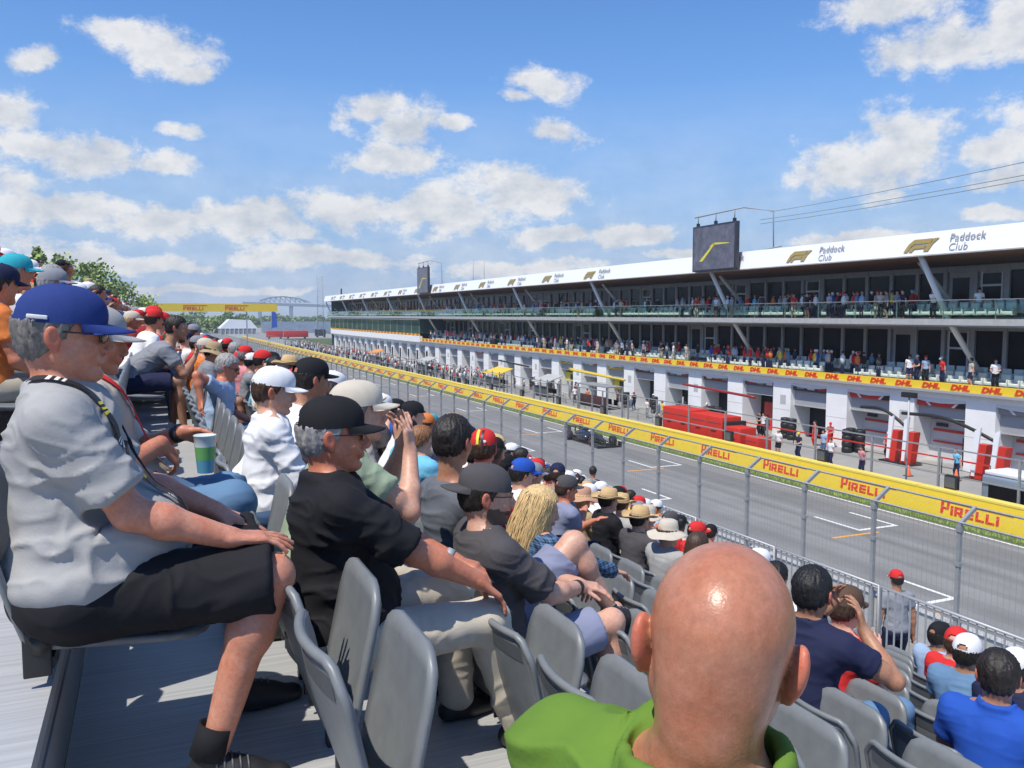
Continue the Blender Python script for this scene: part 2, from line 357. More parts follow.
for i in range(52):
    y = .830*32+2.95 - 5.92*1 + 5.92*i - 2.95 + .05
    o = wm_on(barrier, X0+.04, y, GZ+.27)
    o.matrix_local = Matrix.Translation((X0+.025, y, GZ+.26)) @ Matrix.Rotation(ang, 4, 'Y') @ wall_matrix(0,0,0) @ Matrix.Diagonal((1.2,1,1,1))
# ---------------- debris fence beside the track
FX = 19.0; FS = 2.8; y0 = .797*FX; tipz = -.254*(FX+.55); bz = -.279*FX
M_wire = mat('fence wire', (.30,.31,.32), .5, .3)
def fence_mesh_mat():
    m = bpy.data.materials.new('woven wire'); t = nt(m); N = t.nodes; L = t.links; b = N['Principled BSDF']
    b.inputs['Base Color'].default_value = (.32,.33,.34,1); b.inputs['Metallic'].default_value = .4; b.inputs['Roughness'].default_value = .5
    tc = N.new('ShaderNodeTexCoord'); sp = N.new('ShaderNodeSeparateXYZ'); L.new(tc.outputs['Object'], sp.inputs[0]); outs = []
    for ax, pitch, wdt in ((1, .16, .05), (2, .30, .012)):
        a = N.new('ShaderNodeMath'); a.operation = 'DIVIDE'; L.new(sp.outputs[ax], a.inputs[0]); a.inputs[1].default_value = pitch
        q = N.new('ShaderNodeMath'); q.operation = 'FRACT'; L.new(a.outputs[0], q.inputs[0])
        c = N.new('ShaderNodeMath'); c.operation = 'LESS_THAN'; L.new(q.outputs[0], c.inputs[0]); c.inputs[1].default_value = wdt; outs.append(c.outputs[0])
    mx = N.new('ShaderNodeMath'); mx.operation = 'MAXIMUM'; L.new(outs[0], mx.inputs[0]); L.new(outs[1], mx.inputs[1]); L.new(mx.outputs[0], b.inputs['Alpha']); return m
M_mesh = fence_mesh_mat()
NP = 76
df = empty('debris_fence', (0,0,0), label='tall galvanised debris fence with angled tops beside the track', cat='fence')
pm = MB(); pm.box(FX-.045, FX+.045, -.055, .055, GZ, bz, M_galv); pm.beam((FX,0,bz-.05), (FX+.55,0,tipz), .09, .09, M_galv, (0,1,0)); pm.box(FX-.065,FX+.065,-.075,.075,GZ+1.15,GZ+1.3,M_galv); pm.box(FX-.065,FX+.065,-.075,.075,bz-.25,bz-.1,M_galv); pm.box(FX-.065,FX+.065,-.075,.075,bz-1.15,bz-1.05,M_galv)
p0 = pm.build('post', df); p0.location.y = y0-FS*9
for i in range(1, NP):
    c = p0.copy(); COL.objects.link(c); c.location.y = y0+FS*(i-9)
fa, fb = y0-FS*9, y0+FS*(NP-10)
for nm, x, z, r in (('top_rail',FX+.55,tipz,.032),('bend_rail',FX-.02,bz,.032),('middle_rail',FX-.06,GZ+1.22,.028)):
    MB().tube([(x,fa,z),(x,fb,z)], r, M_galv, 6).build(nm, df)
MB().add([(FX+.09,fa,GZ+.9),(FX+.09,fb,GZ+.9),(FX+.09,fb,bz),(FX+.09,fa,bz),(FX+.6,fb,tipz),(FX+.6,fa,tipz)], [(0,1,2,3),(3,2,4,5)], M_mesh).build('wire_mesh', df, fix=False)
MB().box(FX+.1, FX+.42, fa-40, fb+150, GZ, GZ+.92, M_conc).build('concrete_wall', label='low concrete wall at the foot of the debris fence', cat='wall')
# fence on the pit wall
PX = 33.4; pf = empty('pit_wall_fence', label='thin grey mesh fence along the pit wall behind the yellow barrier', cat='fence')
pm = MB(); pm.box(PX-.045, PX+.045, -.045, .045, GZ, GZ+2.95, M_galv); pp = pm.build('post', pf); pp.location.y = 16
for i in range(1, 80):
    c = pp.copy(); COL.objects.link(c); c.location.y = 16+i*3.95
for z in (1.0, 1.7, 2.92): MB().box(PX-.03, PX+.03, 16, 330, GZ+z-.03, GZ+z+.03, M_galv).build('rail', pf)
MB().box(PX+.3, PX+.6, 10, 330, GZ, GZ+.8, M_conc).build('concrete_wall', label='low concrete pit wall behind the yellow barrier', cat='wall')

# ================================================================== PIT BUILDING
Y0, Y1 = 22.0, 216.0
GX = 43.5
bld = empty('pit_building', (0,0,0), label='long white three storey pit building with garages and cantilevered roof', cat='building')
zD0, zD1 = -4.43, -3.97      # logistics strip
zS0, zS1 = -.58, -.22        # upper slab
zF0, zF1 = 3.44, 4.74        # fascia
YG = 3.32*42                 # where the closed glass section starts
BX = 47.0                    # back wall of the terraces
def bp(name, b): return b.build(name, bld)
bp('upper_wall', MB().box(BX+.16, 60, Y0-20, Y1, GZ, zF0+.2, M_frame))
bp('roof', MB().box(41.3, 60, Y0-20, Y1, zF0+.55, zF1-.2, M_conc))
bp('soffit', MB().add([(41.25,Y0-20,zF0+.06),(41.25,Y1,zF0+.06),(BX+.15,Y1,zF0-.35),(BX+.15,Y0-20,zF0-.35)], [(0,1,2,3)], M_soff))
fascia = bp('fascia', MB().add([(41.0,Y0-20,zF0),(41.0,Y1,zF0),(41.35,Y1,zF1),(41.35,Y0-20,zF1),(41.3,Y0-20,zF0),(41.3,Y1,zF0),(41.45,Y0-20,zF1),(41.45,Y1,zF1)], [(0,1,2,3),(0,4,5,1),(3,2,7,6)], M_fas))
bp('fascia_edge', MB().box(40.97, 41.22, Y0-20, Y1, zF0-.07, zF0-.003, M_conc))
bp('upper_floor', MB().box(42.2, BX, Y0-20, Y1, zS0+.06, zS1-.05, M_conc).box(42.0, 42.19, Y0-20, Y1, zS0, zS1, M_conc).box(42.2,43,Y0-20,Y1,zS0-.1,zS0+.05,M_ltxt))
bp('lower_floor', MB().box(43.4, BX, Y0-20, Y1, zD0-.1, zD0+.25, M_conc).box(42.75, 43.35, Y0-20, YG+8, zD0-.14, zD0-.003, M_ltxt))
strp = bp('logistics_strip', MB().box(43.0, 43.12, Y0-20, YG, zD0, zD1, M_yel).box(42.6, 42.7, YG, Y1, zD0+.85, zD1+.75, M_yel))
bp('end_wall', MB().box(42.9, 60, Y1+.003, Y1+.4, GZ, zF0+.3, M_curt))
# glass section between floors, far half
bp('curtain_wall', MB().box(42.6, 46.9, YG, Y1, zD1+.78, zS0-.02, M_curt))
cm = MB()
for i in range(16): cm.box(42.55, 42.6, YG+i*4.7, YG+i*4.7+.07, zD1+.78, zS0-.02, M_conc)
bp('mullion', cm)
bp('curtain_band', MB().box(42.2, 43.0, YG, Y1, zS0-.25, zS0-.005, M_fas))
# logistics wordmark on the strip
me, w = text_mesh('DHL', M_red2, .43, .012, .022, 1.02, .25, 1.45)
nd = 0
y = 24.0
while y < Y1-2 and nd < 98:
    o = bpy.data.objects.new('lettering', me); link(o, strp); zz = zD0+.09; xx = 42.98
    if y+1 > YG: zz = zD0+.94; xx = 42.58
    o.matrix_local = wall_matrix(xx, y+w, zz); y += 2.0 if y < YG else 2.4; nd += 1
ml, wl = text_mesh('................', M_red2, .2, .012, 0, .5)
# fascia emblems
def emblem_mesh():
    b = MB(); t = .03; k = .55
    def P(pts): b.poly([(x+y*k, y, 0) for x, y in pts], (0,0,t), M_gold)
    P([(0,0),(.30,0),(.30,.36),(.42,.50),(.42,.80),(.22,.80),(.0,.52)])
    P([(.425,.5),(1.62,.5),(1.62,.80),(.425,.80)])
    P([(.40,0),(.66,0),(.66,.12),(.40,.12)]) ; P([(.40,.125),(.66,.125),(.72,.19),(1.42,.19),(1.42,.42),(.55,.42),(.40,.3)])
    P([(1.50,0),(1.86,0),(1.86,.48),(1.50,.48)]); P([(1.70,.485),(1.86,.485),(2.05,.80),(1.70,.80)])
    o = b.build('emblem'); m = o.data; bpy.data.objects.remove(o); return m
EM = emblem_mesh()
M_ltx2 = mat('pale grey lettering', (.30,.31,.33), .5)
pt1, pw1 = text_mesh('Paddock', M_ltx2, .62, .01, .0, 1.05); pt2, pw2 = text_mesh('Club', M_ltx2, .62, .01, .0, 1.05)
tilt = Matrix.Rotation(math.atan2(.35, 1.3), 4, 'Y')
ye = .876*41+1.3; step = 10.0
for i in range(19):
    y = ye - 10 + i*step
    if i == 4: continue
    for m_, dy, dz, sc in ((EM, 0, .2, .92), (pt1, -3.05, .66, 1), (pt2, -3.05, .12, 1)):
        o = bpy.data.objects.new('emblem' if m_ is EM else 'lettering', m_); link(o, fascia)
        o.matrix_local = Matrix.Translation((40.98+.27*(dz/1.3), y+dy, zF0+dz)) @ tilt @ wall_matrix(0,0,0) @ Matrix.Scale(sc, 4)
# struts
for i in range(11):
    ys = .887*41 - 20 + i*20.0
    b = MB(); b.tube([(41.4, ys, zF0+.05), (43.0, ys-.9, zS0+.1), (45.0, ys-1.9, zD0+.3)], [.17,.17,.16], M_strut, 10); bp('strut', b)
    b = MB(); b.tube([(BX-.3, ys+1.2, zS1), (44.2, ys+2.5, zF0-.15)], [.16,.16], M_strut, 8); bp('rear_strut', b)
# terrace facades: bays of frames, dark glass and doors
def bay_mesh(kind, w, h):
    b = MB(); x = 0
    b.box(-.06, .14, 0, .16, 0, h, M_frame); b.box(-.06, .14, w-.10, w, 0, h, M_frame)
    b.box(-.03, .15, .162, w-.102, h-.35, h, M_frame)
    if kind == 0:  b.box(.09, .12, .162, w-.102, .0, h-.352, M_glassd); b.box(.04, .088, .162, w-.102, .9, .96, M_frame) if w > 9 else None; b.box(.0, .085, w*.5-.03, w*.5+.03, 0, h-.352, M_frame) if w > 9 else None
    elif kind == 1:
        b.box(.05, .1, .222, w-.222, .0, h-.352, M_frame); b.box(0, .045, .45, w-.45, .15, 2.0, M_glassd); b.box(0, .045, .45, w-.45, 2.15, h-.5, M_glassd); b.box(-.02,.044,.36,.448,.05,h-.4,M_fas); b.box(-.02,.044,w-.448,w-.36,.05,h-.4,M_fas); b.box(-.02,.044,.45,w-.45,2.02,2.13,M_fas)
    else:
        b.box(.05, .1, .222, w-.222, .0, h-.352, M_frame); b.box(-.01, .045, .5, w-.5, .3, h-.7, M_glassd)
    o = b.build('window'); m = o.data; bpy.data.objects.remove(o); return m
BW = 2.15
upm = [bay_mesh(k, BW, zF0-.36-zS1) for k in range(3)]; lom = [bay_mesh(k, BW, zS0-zD0-.3) for k in range(3)]
pat = [0,0,1,0,0,0,0,2,0,0,1,0,0,0]
for lvl, (ms, z, ymax) in enumerate(((upm, zS1-.05, Y1), (lom, zD0+.26, YG+6))):
    n = int((ymax-Y0)/BW); 
    for i in range(n):
        o = bpy.data.objects.new('window', ms[pat[(i*5+lvl*3+i//9) % 14]]); link(o, bld); o.location = (BX-.02+.0, Y0+i*BW, z)
bp('balustrade_glass', MB().box(42.02, 42.05, Y0-20, Y1, zS1+.02, zS1+1.05, M_bal))
bt = MB().box(42.0, 42.07, Y0-20, Y1, zS1+1.052, zS1+1.09, M_galv)
for i in range(60): bt.box(42.06, 42.1, Y0+i*3.3, Y0+i*3.3+.05, zS1, zS1+1.05, M_galv)
bp('balustrade_rail', bt)
bp('terrace_steps', MB().box(43.2, 44.3, Y0-20, Y1, zS1-.04, zS1+.1, M_conc).box(44.301, 46.9, Y0-20, Y1, zS1-.04, zS1+.25, M_conc).box(44.0, 46.9, Y0-20, YG, zD0+.26, zD0+.5, M_conc))
# ground floor: white pillars, openings
PER = 5.46; PB = .746*GX
pil = MB(); n = 0
M_seam = mat('panel seam', (.5,.5,.5), .6)
for i in range(-1, 34):
    ya = PB+i*PER; 
    if ya > Y1-2: break
    b = MB(); b.box(GX-.35, GX+1.5, ya, ya+1.9, GZ, zD0-.563, M_wall); b.box(GX-.356, GX-.352, ya+.02, ya+1.88, GZ+2.0, GZ+2.03, M_seam); b.box(GX-.356,GX-.352,ya+.5,ya+1.1,GZ+2.4,GZ+3.1,M_seam) if i%2 else None
    bp('pillar', b)
bp('lintel', MB().box(GX-.35, GX+1.5, PB-30, Y1, zD0-.56, zD0-.152, M_wall).box(42.6, 43.1, YG, Y1, zD0-.2, zD0+.85, M_wall))
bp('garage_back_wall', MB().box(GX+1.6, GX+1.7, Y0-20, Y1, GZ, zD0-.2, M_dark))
canm = mat('awning cloth', (.72,.72,.70), .7)
signs = {0:(.66,.04,.03), 1:(.66,.04,.03), 2:(.05,.05,.06), 3:(.10,.10,.12), 4:(.25,.03,.03), 5:(.12,.12,.13), 6:(.10,.04,.04), 7:(.75,.55,.02), 8:(.3,.3,.3), 9:(.75,.6,.03), 14:(.7,.15,.03)}
M_rack = mat('white cabinet', (.62,.62,.63), .45)
for i in range(-1, 34):
    ya = PB+i*PER+1.902; yb = ya+PER-1.904
    if yb > Y1-2: break
    b = MB(); z1 = zD0-.565
    hh = .6+.22*((i*7)%3)                                   # shutter drop
    b.box(GX+.05, GX+.11, ya, yb, z1-.5-hh, z1-.5, M_grey); b.box(GX-.0, GX+.15, ya, yb, z1-.56-hh, z1-.502-hh, M_conc)
    o = bp('garage_door', b)
    s = signs.get(i, (.3,.3,.32)); sm = mat('garage sign %d' % (i if i in signs else 99), s, .5)
    b = MB(); b.box(GX-.16, GX-.10, ya+.05, yb-.05, z1-.48, z1-.02, sm)
    if i < 2:
        b.poly([(GX-.18, ya+.9, z1-.46),(GX-.18, ya+1.1, z1-.46),(GX-.18, ya+.65, z1-.04),(GX-.18, ya+.45, z1-.04)], (.01,0,0), M_fas); b.poly([(GX-.18, yb-.9, z1-.46),(GX-.18, yb-1.1, z1-.46),(GX-.18, yb-.65, z1-.04),(GX-.18, yb-.45, z1-.04)], (.01,0,0), M_fas)
        b.poly([(GX-.18, ya+.06, z1-.46),(GX-.18, ya+.85, z1-.46),(GX-.18, ya+.42, z1-.04),(GX-.18, ya+.06, z1-.04)], (.011,0,0), M_blk)
        b.box(GX-.19, GX-.17, (ya+yb)/2-.09, (ya+yb)/2+.09, z1-.26, z1-.04, mat('yellow shield', (.85,.65,.05), .5))
    else:
        for q in range(3): b.box(GX-.18, GX-.17, ya+.3+q*1.05, ya+1.0+q*1.05, z1-.34, z1-.16, (M_fas, M_ltxt, M_red)[(i+q)%3])
    o = bp('garage_sign', b)
    b = MB(); b.add([(GX-.36, ya+t*(yb-ya), z1+.05-(.16 if k else 0)-(.13*math.sin(t*PI) if k else 0)) for k in (0,1) for t in (0,.25,.5,.75,1)], [(q,q+1,q+6,q+5) for q in range(4)], canm); bp('awning', b)
    # inside of the garages: partitions and racks
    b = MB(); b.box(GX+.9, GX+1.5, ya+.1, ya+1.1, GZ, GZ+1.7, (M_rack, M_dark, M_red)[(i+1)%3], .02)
    if i in (0,1,-1): b.box(GX+1.1, GX+1.55, ya, yb, GZ, GZ+2.6, M_rack); b.box(GX+1.0, GX+1.08, ya+.2, yb-.3, GZ+1.9, GZ+2.05, M_red); b.box(GX+1.0, GX+1.08, ya+.6, yb-.3, GZ+1.2, GZ+1.3, M_red); b.box(GX+.98,GX+1.06,yb-1.3,yb-.5,GZ+2.2,GZ+2.4,M_blk)
    elif i == 3: b.box(GX+.95, GX+1.55, ya+1.6, ya+2.5, GZ, GZ+2.2, M_red)
    elif i in (7, 9): b.box(GX+.55, GX+.75, ya+.1, yb-.1, GZ+1.5, GZ+2.5, mat('garage sign 9', (.75,.6,.03))); b.box(GX+.53,GX+.548,ya+1.2,yb-1.2,GZ+1.7,GZ+2.3,M_blk)
    bp('garage_fittings', b)
# dark slabs on the far pillars, painting the shade inside narrow door openings
for i in range(0, 14): bp('door_shade', MB().box(GX-.38, GX-.353, PB+(19+i)*PER+.45, PB+(19+i)*PER+1.45, GZ, GZ+2.9, M_dark)) if PB+(19+i)*PER+2 < Y1 else None

# big screens on the roof
def screen(name, ya, yb, zt, x, label, band):
    e = empty(name, (x, (ya+yb)/2, zF0), label=label, cat='screen'); h = zt-zF0; w = abs(ya-yb)
    M_scr = mat('screen cabinet', (.035,.035,.045), .4, var=.3, vscale=3)
    MB().box(-.0, .35, -w/2, w/2, 0, h, M_scr, .02).build('cabinet', e)
    p = MB(); M_pic = mat('screen picture', (.10,.10,.13), .35, var=.5, vscale=1.5, emit=.25); p.box(-.012, -.002, -w/2+.15, w/2-.15, .12, h-.15, M_pic)
    M_y = mat('screen yellow', (.55,.5,.04), .4, emit=.35)
    p.poly([(-.02, w*.33, h*.22),(-.02, w*.25, h*.22),(-.02, -.06*w, h*.60),(-.02, -.02*w, h*.60)][::-1], (.006,0,0), M_y); p.poly([(-.02,.10*w,h*.52),(-.02,-.02*w,h*.60),(-.02,-.36*w,h*.57),(-.02,-.36*w,h*.555),(-.02,-.02*w,h*.555)], (.005,0,0), M_y)
    p.box(-.02,-.013,-.12*w,.12*w,h*.08,h*.2,M_pic)
    p.build('picture', e)
    t = MB()
    for yq in (-w*.42, 0, w*.42): t.box(.1, .3, yq-.1, yq+.1, h+.002, h+.25, M_blk); t.tube([(.2,yq,h+.2),(.2,yq,h+.9)], .04, M_galv, 6)
    t.tube([(.2,-w*.6,h+.9),(.2,w*.5,h+.75)], .05, M_galv, 6); t.build('hanging_truss', e)
    k = MB(); k.tube([(.3,-w*.6,h+.9),(1.4,-w*.95,h+.5),(1.5,-w*.95,.2)], .05, M_galv, 6); k.tube([(1.2,-w*.5,1.2),(1.5,-w*1.1,1.5)], .05, M_galv, 6); k.build('stay', e)
screen('video_screen', 1.272*41, 1.405*41, .171*41, 40.5, 'big dark video screen hanging from the roof edge right of centre', 0)
screen('video_screen', 3.12*41, 3.26*41, .184*41, 40.5, 'small distant video screen standing on the far half of the roof', 0)
# slim masts and cables over the roof
b = MB(); 
for yq, h in ((36,3.0),(128,4),(133,4.5)): b = MB(); b.tube([(50,yq,zF1-.1),(50,yq,zF1+h)], .04, M_galv, 6); b.build('roof_mast', label={36:'thin mast standing on the roof behind the largest emblem',128:'thin mast just right of the distant screen',133:'thin mast beside the distant roof screen'}[yq], cat='mast', group='thin masts on the roof')
for k, (za, zb) in enumerate(((30,17),(34,19.6),(26,15))):
    A_, B_ = ((Vector((113.5,138.5,18.2)),Vector((83.1,53.0,14.0))),(Vector((113.5,138.6,19.0)),Vector((83.1,53.0,14.5))),(Vector((115.4,137.9,20.6)),Vector((83.1,53.1,15.9))))[k]; pts = [A_.lerp(B_, t) for t in (0,.5,1)]; pts = [pts[0]]+[A_.lerp(B_, t)+Vector((0,0,(t-.5)**2*1.2-.3)) for t in (.25,.5,.75)]+[pts[2]]
    MB().tube(pts, .05, M_ltxt, 4).build('power_line', label=['lowest thin power line crossing the sky behind the roof','highest thin power line crossing the sky','middle thin power line crossing the sky'][k], cat='power line')
# parked roof objects at the far end
MB().box(43,43.3,205,205.3,zF1,zF1+1.6,M_blk,.03).build('roof_box', label='small dark box at the far end of the roof', cat='box')

# ================================================================== FAR DISTANCE
g = empty('track_gantry', (0,0,0), label='yellow gantry with red lettering spanning the track far away', cat='gantry')
GY = 252.
MB().box(.0, 34.5, GY, GY+1.0, GZ+9.95, GZ+12.2, M_yel).build('beam', g)
for x in (12.5, 26.0): MB().box(x-.15, x+.15, GY+.3, GY+.7, GZ, GZ+9.94, M_galv).build('post', g)
for x in (9.2, 20.2):
    o = bpy.data.objects.new('lettering', WM); link(o, g); o.matrix_local = Matrix(((1,0,0,x),(0,0,-1,GY-.02),(0,1,0,GZ+10.35),(0,0,0,1))) @ Matrix.Diagonal((2.2,2.3,1,1))
t = empty('marquee', (39.5, 420, GZ), label='white hospitality tent beside the far end of the track', cat='tent')
MB().poly([(-8.6,0,2.6),(8.6,0,2.6),(5.5,0,6.6),(-4,0,7.0)], (0,14,0), M_fas).build('roof', t)
q = MB()
for x in range(-8, 9, 2): q.box(x-.12, x+.12, -.2, .1, 0, 2.58, M_fas)
q.box(-8.3,8.3,.2,13,0,2.5,mat('tent shade', (.25,.26,.28), .8)); q.build('side', t)
def bridge():
    e = empty('steel_bridge', (0,0,0), label='faint steel truss bridge on the horizon', cat='bridge'); Y = 1500.; M_br = mat('bridge steel', (.30,.36,.42), .8)
    X = lambda px: Y*( (D.x+RR.x*(px-512)/848)/(D.y+RR.y*(px-512)/848) )
    Z = lambda py: Y*1.0*(315-py)/848*1.15
    a = MB(); top = [(262,303),(272,300.5),(285,299.5),(300,301),(310,304)]
    for (p, y1), (q_, y2) in zip(top, top[1:]): a.beam((X(p),Y,Z(y1)),(X(q_),Y,Z(y2)), 2, 2.2, M_br)
    for p in range(262, 312, 5):
        yt = np.interp(p, [t_[0] for t_ in top], [t_[1] for t_ in top]); a.beam((X(p),Y,Z(yt)),(X(p),Y,Z(304.5)),1.2,1.2,M_br); a.beam((X(p),Y,Z(yt)),(X(p+5),Y,Z(304.5)),1,1,M_br)
    a.build('truss', e)
    MB().poly([(X(245),Y,Z(304.2)),(X(372),Y,Z(307.2)),(X(372),Y,Z(309.5)),(X(245),Y,Z(306.4))], (0,8,0), M_br).build('deck', e)
    for p in (293, 339, 262): MB().box(X(p)-3, X(p)+3, Y+1, Y+6, GZ-1, Z(306), M_br).build('pier', e)
bridge()
m = MB(); 
for dx in (0, 2.2): m.tube([(62+dx,340,GZ),(62+dx,340,GZ+24.5)], .12, M_galv, 5)
for z in range(1, 24): m.beam((62,340,GZ+z),(64.2,340,GZ+z+1),.08,.08,M_galv)
m.build('lattice_mast', label='tall thin lattice mast beyond the end of the pit building', cat='mast')

def tree(name, x, y, zb, h, w, kind, label, group, nleaf=1400, ls=.22, seed=0):
    r = random.Random(seed*31+5); e = empty(name, (x,y,zb), label=label, cat='tree', group=group)
    MB().tube([(0,0,0),(.1,0,h*.45),(0,.05,h*.9)], [h*.022+.05,h*.015+.03,.02], M_bark, 6).build('trunk', e)
    V = []; Fc = []; MI = []; cl = []
    for i in range(26 if kind == 'poplar' else 34):
        t = r.random(); 
        if kind == 'poplar': rad = w*.5*(1-t)**.6*(.5+.5*r.random()); z = h*(.12+.86*t)
        else: rad = w*.5*math.sqrt(max(0,1-(2*t-.9)**2))*(.4+.7*r.random()); z = h*(.25+.72*t)
        a = r.random()*6.28; cl.append((rad*math.cos(a), rad*math.sin(a), z, (.10+.09*r.random())*w*(1.2 if kind != 'poplar' else 1.0)))
    for i in range(nleaf):
        c = r.choice(cl); d = Vector((r.gauss(0,1), r.gauss(0,1), r.gauss(0,1))).normalized()*c[3]*(.5+.7*r.random()); p = Vector(c[:3])+d*Vector((1,1,1.25)).length/1.7
        n = Vector((r.gauss(0,1), r.gauss(0,1), r.gauss(0,.8))).normalized(); u = n.orthogonal().normalized()*ls*(.6+.8*r.random()); v = n.cross(u).normalized()*ls*(.5+.5*r.random())
        o = len(V); V += [p-u, p+v, p+u, p-v]; Fc.append((o,o+1,o+2,o+3)); MI.append(0 if r.random() < .45 else (1 if r.random() < .7 else 2))
    me = np_mesh('crown', V, Fc, M_leaf, MI, smooth=False); mesh_obj('crown', me, e)
    return e
# ================================================================== PEOPLE KIT
# bodies and clothes are smooth blended volumes turned into one continuous surface each
def vn(*a): return np.array(a, np.float32)
def nrm(v): v = np.asarray(v, float); return v/np.linalg.norm(v)
from mathutils.bvhtree import BVHTree
M_seatd = mat('dark grey and recess shade', (.10,.108,.115), .5)
class Vol:
    def __init__(s, lo, hi, h):
        s.lo = np.array(lo, float); s.h = h; s.n = np.ceil((np.array(hi)-s.lo)/h).astype(int)+1
        s.d = np.full(s.n, .25, np.float32); s.ax = [s.lo[i]+h*np.arange(s.n[i]) for i in range(3)]
    def sub(s, lo, hi):
        a = np.maximum(np.floor((np.array(lo)-s.lo)/s.h).astype(int), 0); b = np.minimum(np.ceil((np.array(hi)-s.lo)/s.h).astype(int)+1, s.n)
        if (b <= a).any(): return None
        sl = tuple(slice(a[i], b[i]) for i in range(3))
        g = np.meshgrid(*[s.ax[i][sl[i]].astype(np.float32) for i in range(3)], indexing='ij', sparse=True); return sl, g
    def mix(s, sl, v, k, op):
        a = s.d[sl]
        if op == 'u': 
            r = np.minimum(a, v)
            if k > 0: hh = np.maximum(k-np.abs(a-v), 0)/k; r = r-hh*hh*k*.25
        elif op == 's':
            r = np.maximum(a, -v)
            if k > 0: hh = np.maximum(k-np.abs(a+v), 0)/k; r = r+hh*hh*k*.25
        elif op == 'i':
            r = np.maximum(a, v)
        s.d[sl] = r
    def cap(s, a, b, ra, rb, k=.02, flat=None, op='u'):
        """tapered limb; flat = (axis, factor): thinner along that axis"""
        a = np.asarray(a, float); b = np.asarray(b, float); m = max(ra, rb)+k+.03
        q = s.sub(np.minimum(a, b)-m, np.maximum(a, b)+m)
        if q is None: return
        sl, (X, Y, Z) = q; ab = b-a; L2 = max(float(ab@ab), 1e-9)
        t = np.clip(((X-a[0])*ab[0]+(Y-a[1])*ab[1]+(Z-a[2])*ab[2])/L2, 0, 1)
        dx = X-a[0]-t*ab[0]; dy = Y-a[1]-t*ab[1]; dz = Z-a[2]-t*ab[2]; dd = dx*dx+dy*dy+dz*dz
        if flat is not None:
            n = nrm(flat[0]); w = dx*n[0]+dy*n[1]+dz*n[2]; dd = dd+(flat[1]**2-1)*w*w
        s.mix(sl, (np.sqrt(dd)-(ra+(rb-ra)*t)).astype(np.float32), k, op)
    def ell(s, c, r, k=.02, rot=None, op='u'):
        c = np.asarray(c, float); m = max(r)+k+.03; q = s.sub(c-m, c+m)
        if q is None: return
        sl, (X, Y, Z) = q; X = X-c[0]; Y = Y-c[1]; Z = Z-c[2]
        if rot is not None:
            Rm = np.asarray(rot, float); X, Y, Z = (X*Rm[0,i]+Y*Rm[1,i]+Z*Rm[2,i] for i in range(3))
        k0 = np.sqrt((X/r[0])**2+(Y/r[1])**2+(Z/r[2])**2); k1 = np.sqrt((X/r[0]**2)**2+(Y/r[1]**2)**2+(Z/r[2]**2)**2)+1e-6
        s.mix(sl, (k0*(k0-1)/k1).astype(np.float32), k, op)
    def cut(s, p, n, lo=None, hi=None):
        """remove what lies on the side n points to (inside the box)"""
        p = np.asarray(p, float); n = nrm(n); q = s.sub(s.lo if lo is None else lo, s.lo+s.n*s.h if hi is None else hi)
        if q is None: return
        sl, (X, Y, Z) = q; s.mix(sl, ((X-p[0])*n[0]+(Y-p[1])*n[1]+(Z-p[2])*n[2]).astype(np.float32)+0*s.d[sl], 0, 'i')
    def nets(s, relax=1):
        d = np.pad(s.d, 1, constant_values=.2); lo = s.lo-s.h; S = d < 0
        c = np.zeros(np.array(d.shape)-1, np.int8)
        for i in (0,1):
            for j in (0,1):
                for k in (0,1): c += S[i:d.shape[0]-1+i, j:d.shape[1]-1+j, k:d.shape[2]-1+k]
        act = (c > 0) & (c < 8); ci = np.argwhere(act)
        if not len(ci): return np.zeros((0,3)), np.zeros((0,4), int)
        idx = np.full(c.shape, -1, np.int32); idx[act] = np.arange(len(ci))
        off = np.array([(i,j,k) for i in (0,1) for j in (0,1) for k in (0,1)])
        vals = np.stack([d[ci[:,0]+o[0], ci[:,1]+o[1], ci[:,2]+o[2]] for o in off], 1)
        acc = np.zeros((len(ci),3)); cnt = np.zeros(len(ci))
        for a in range(8):
            for b in range(a+1, 8):
                if np.abs(off[a]-off[b]).sum() != 1: continue
                va, vb = vals[:,a], vals[:,b]; m = (va < 0) != (vb < 0); t = np.where(m, va/np.where(m, va-vb, 1), 0)
                acc += np.where(m[:,None], off[a]+t[:,None]*(off[b]-off[a]), 0); cnt += m
        V = lo+(ci+acc/cnt[:,None])*s.h; Fs = []
        for ax in range(3):
            sl0 = [slice(1,-1)]*3; sl1 = [slice(1,-1)]*3; sl0[ax] = slice(0,-1); sl1[ax] = slice(1,None)
            A = S[tuple(sl0)]; B = S[tuple(sl1)]; e = np.argwhere(A != B); inside = A[tuple(e.T)]
            e = e+1; e[:,ax] -= 1; u, w = (ax+1)%3, (ax+2)%3
            def I(du, dw): q = e.copy(); q[:,u] += du; q[:,w] += dw; return idx[tuple(q.T)]
            q = np.stack([I(-1,-1), I(0,-1), I(0,0), I(-1,0)], 1); q[~inside] = q[~inside][:, ::-1]; Fs.append(q)
        Fq = np.concatenate(Fs); Fq = Fq[(Fq >= 0).all(1)]
        for _ in range(relax):
            sm = np.zeros_like(V); ct = np.zeros(len(V))
            for a in range(4):
                i, j = Fq[:,a], Fq[:,(a+1)%4]
                for x in range(3): sm[:,x] += np.bincount(i, V[j,x], len(V))+np.bincount(j, V[i,x], len(V))
                ct += np.bincount(i, minlength=len(V))+np.bincount(j, minlength=len(V))
            V = V*.45+.55*sm/np.maximum(ct,1)[:,None]
        return V, Fq
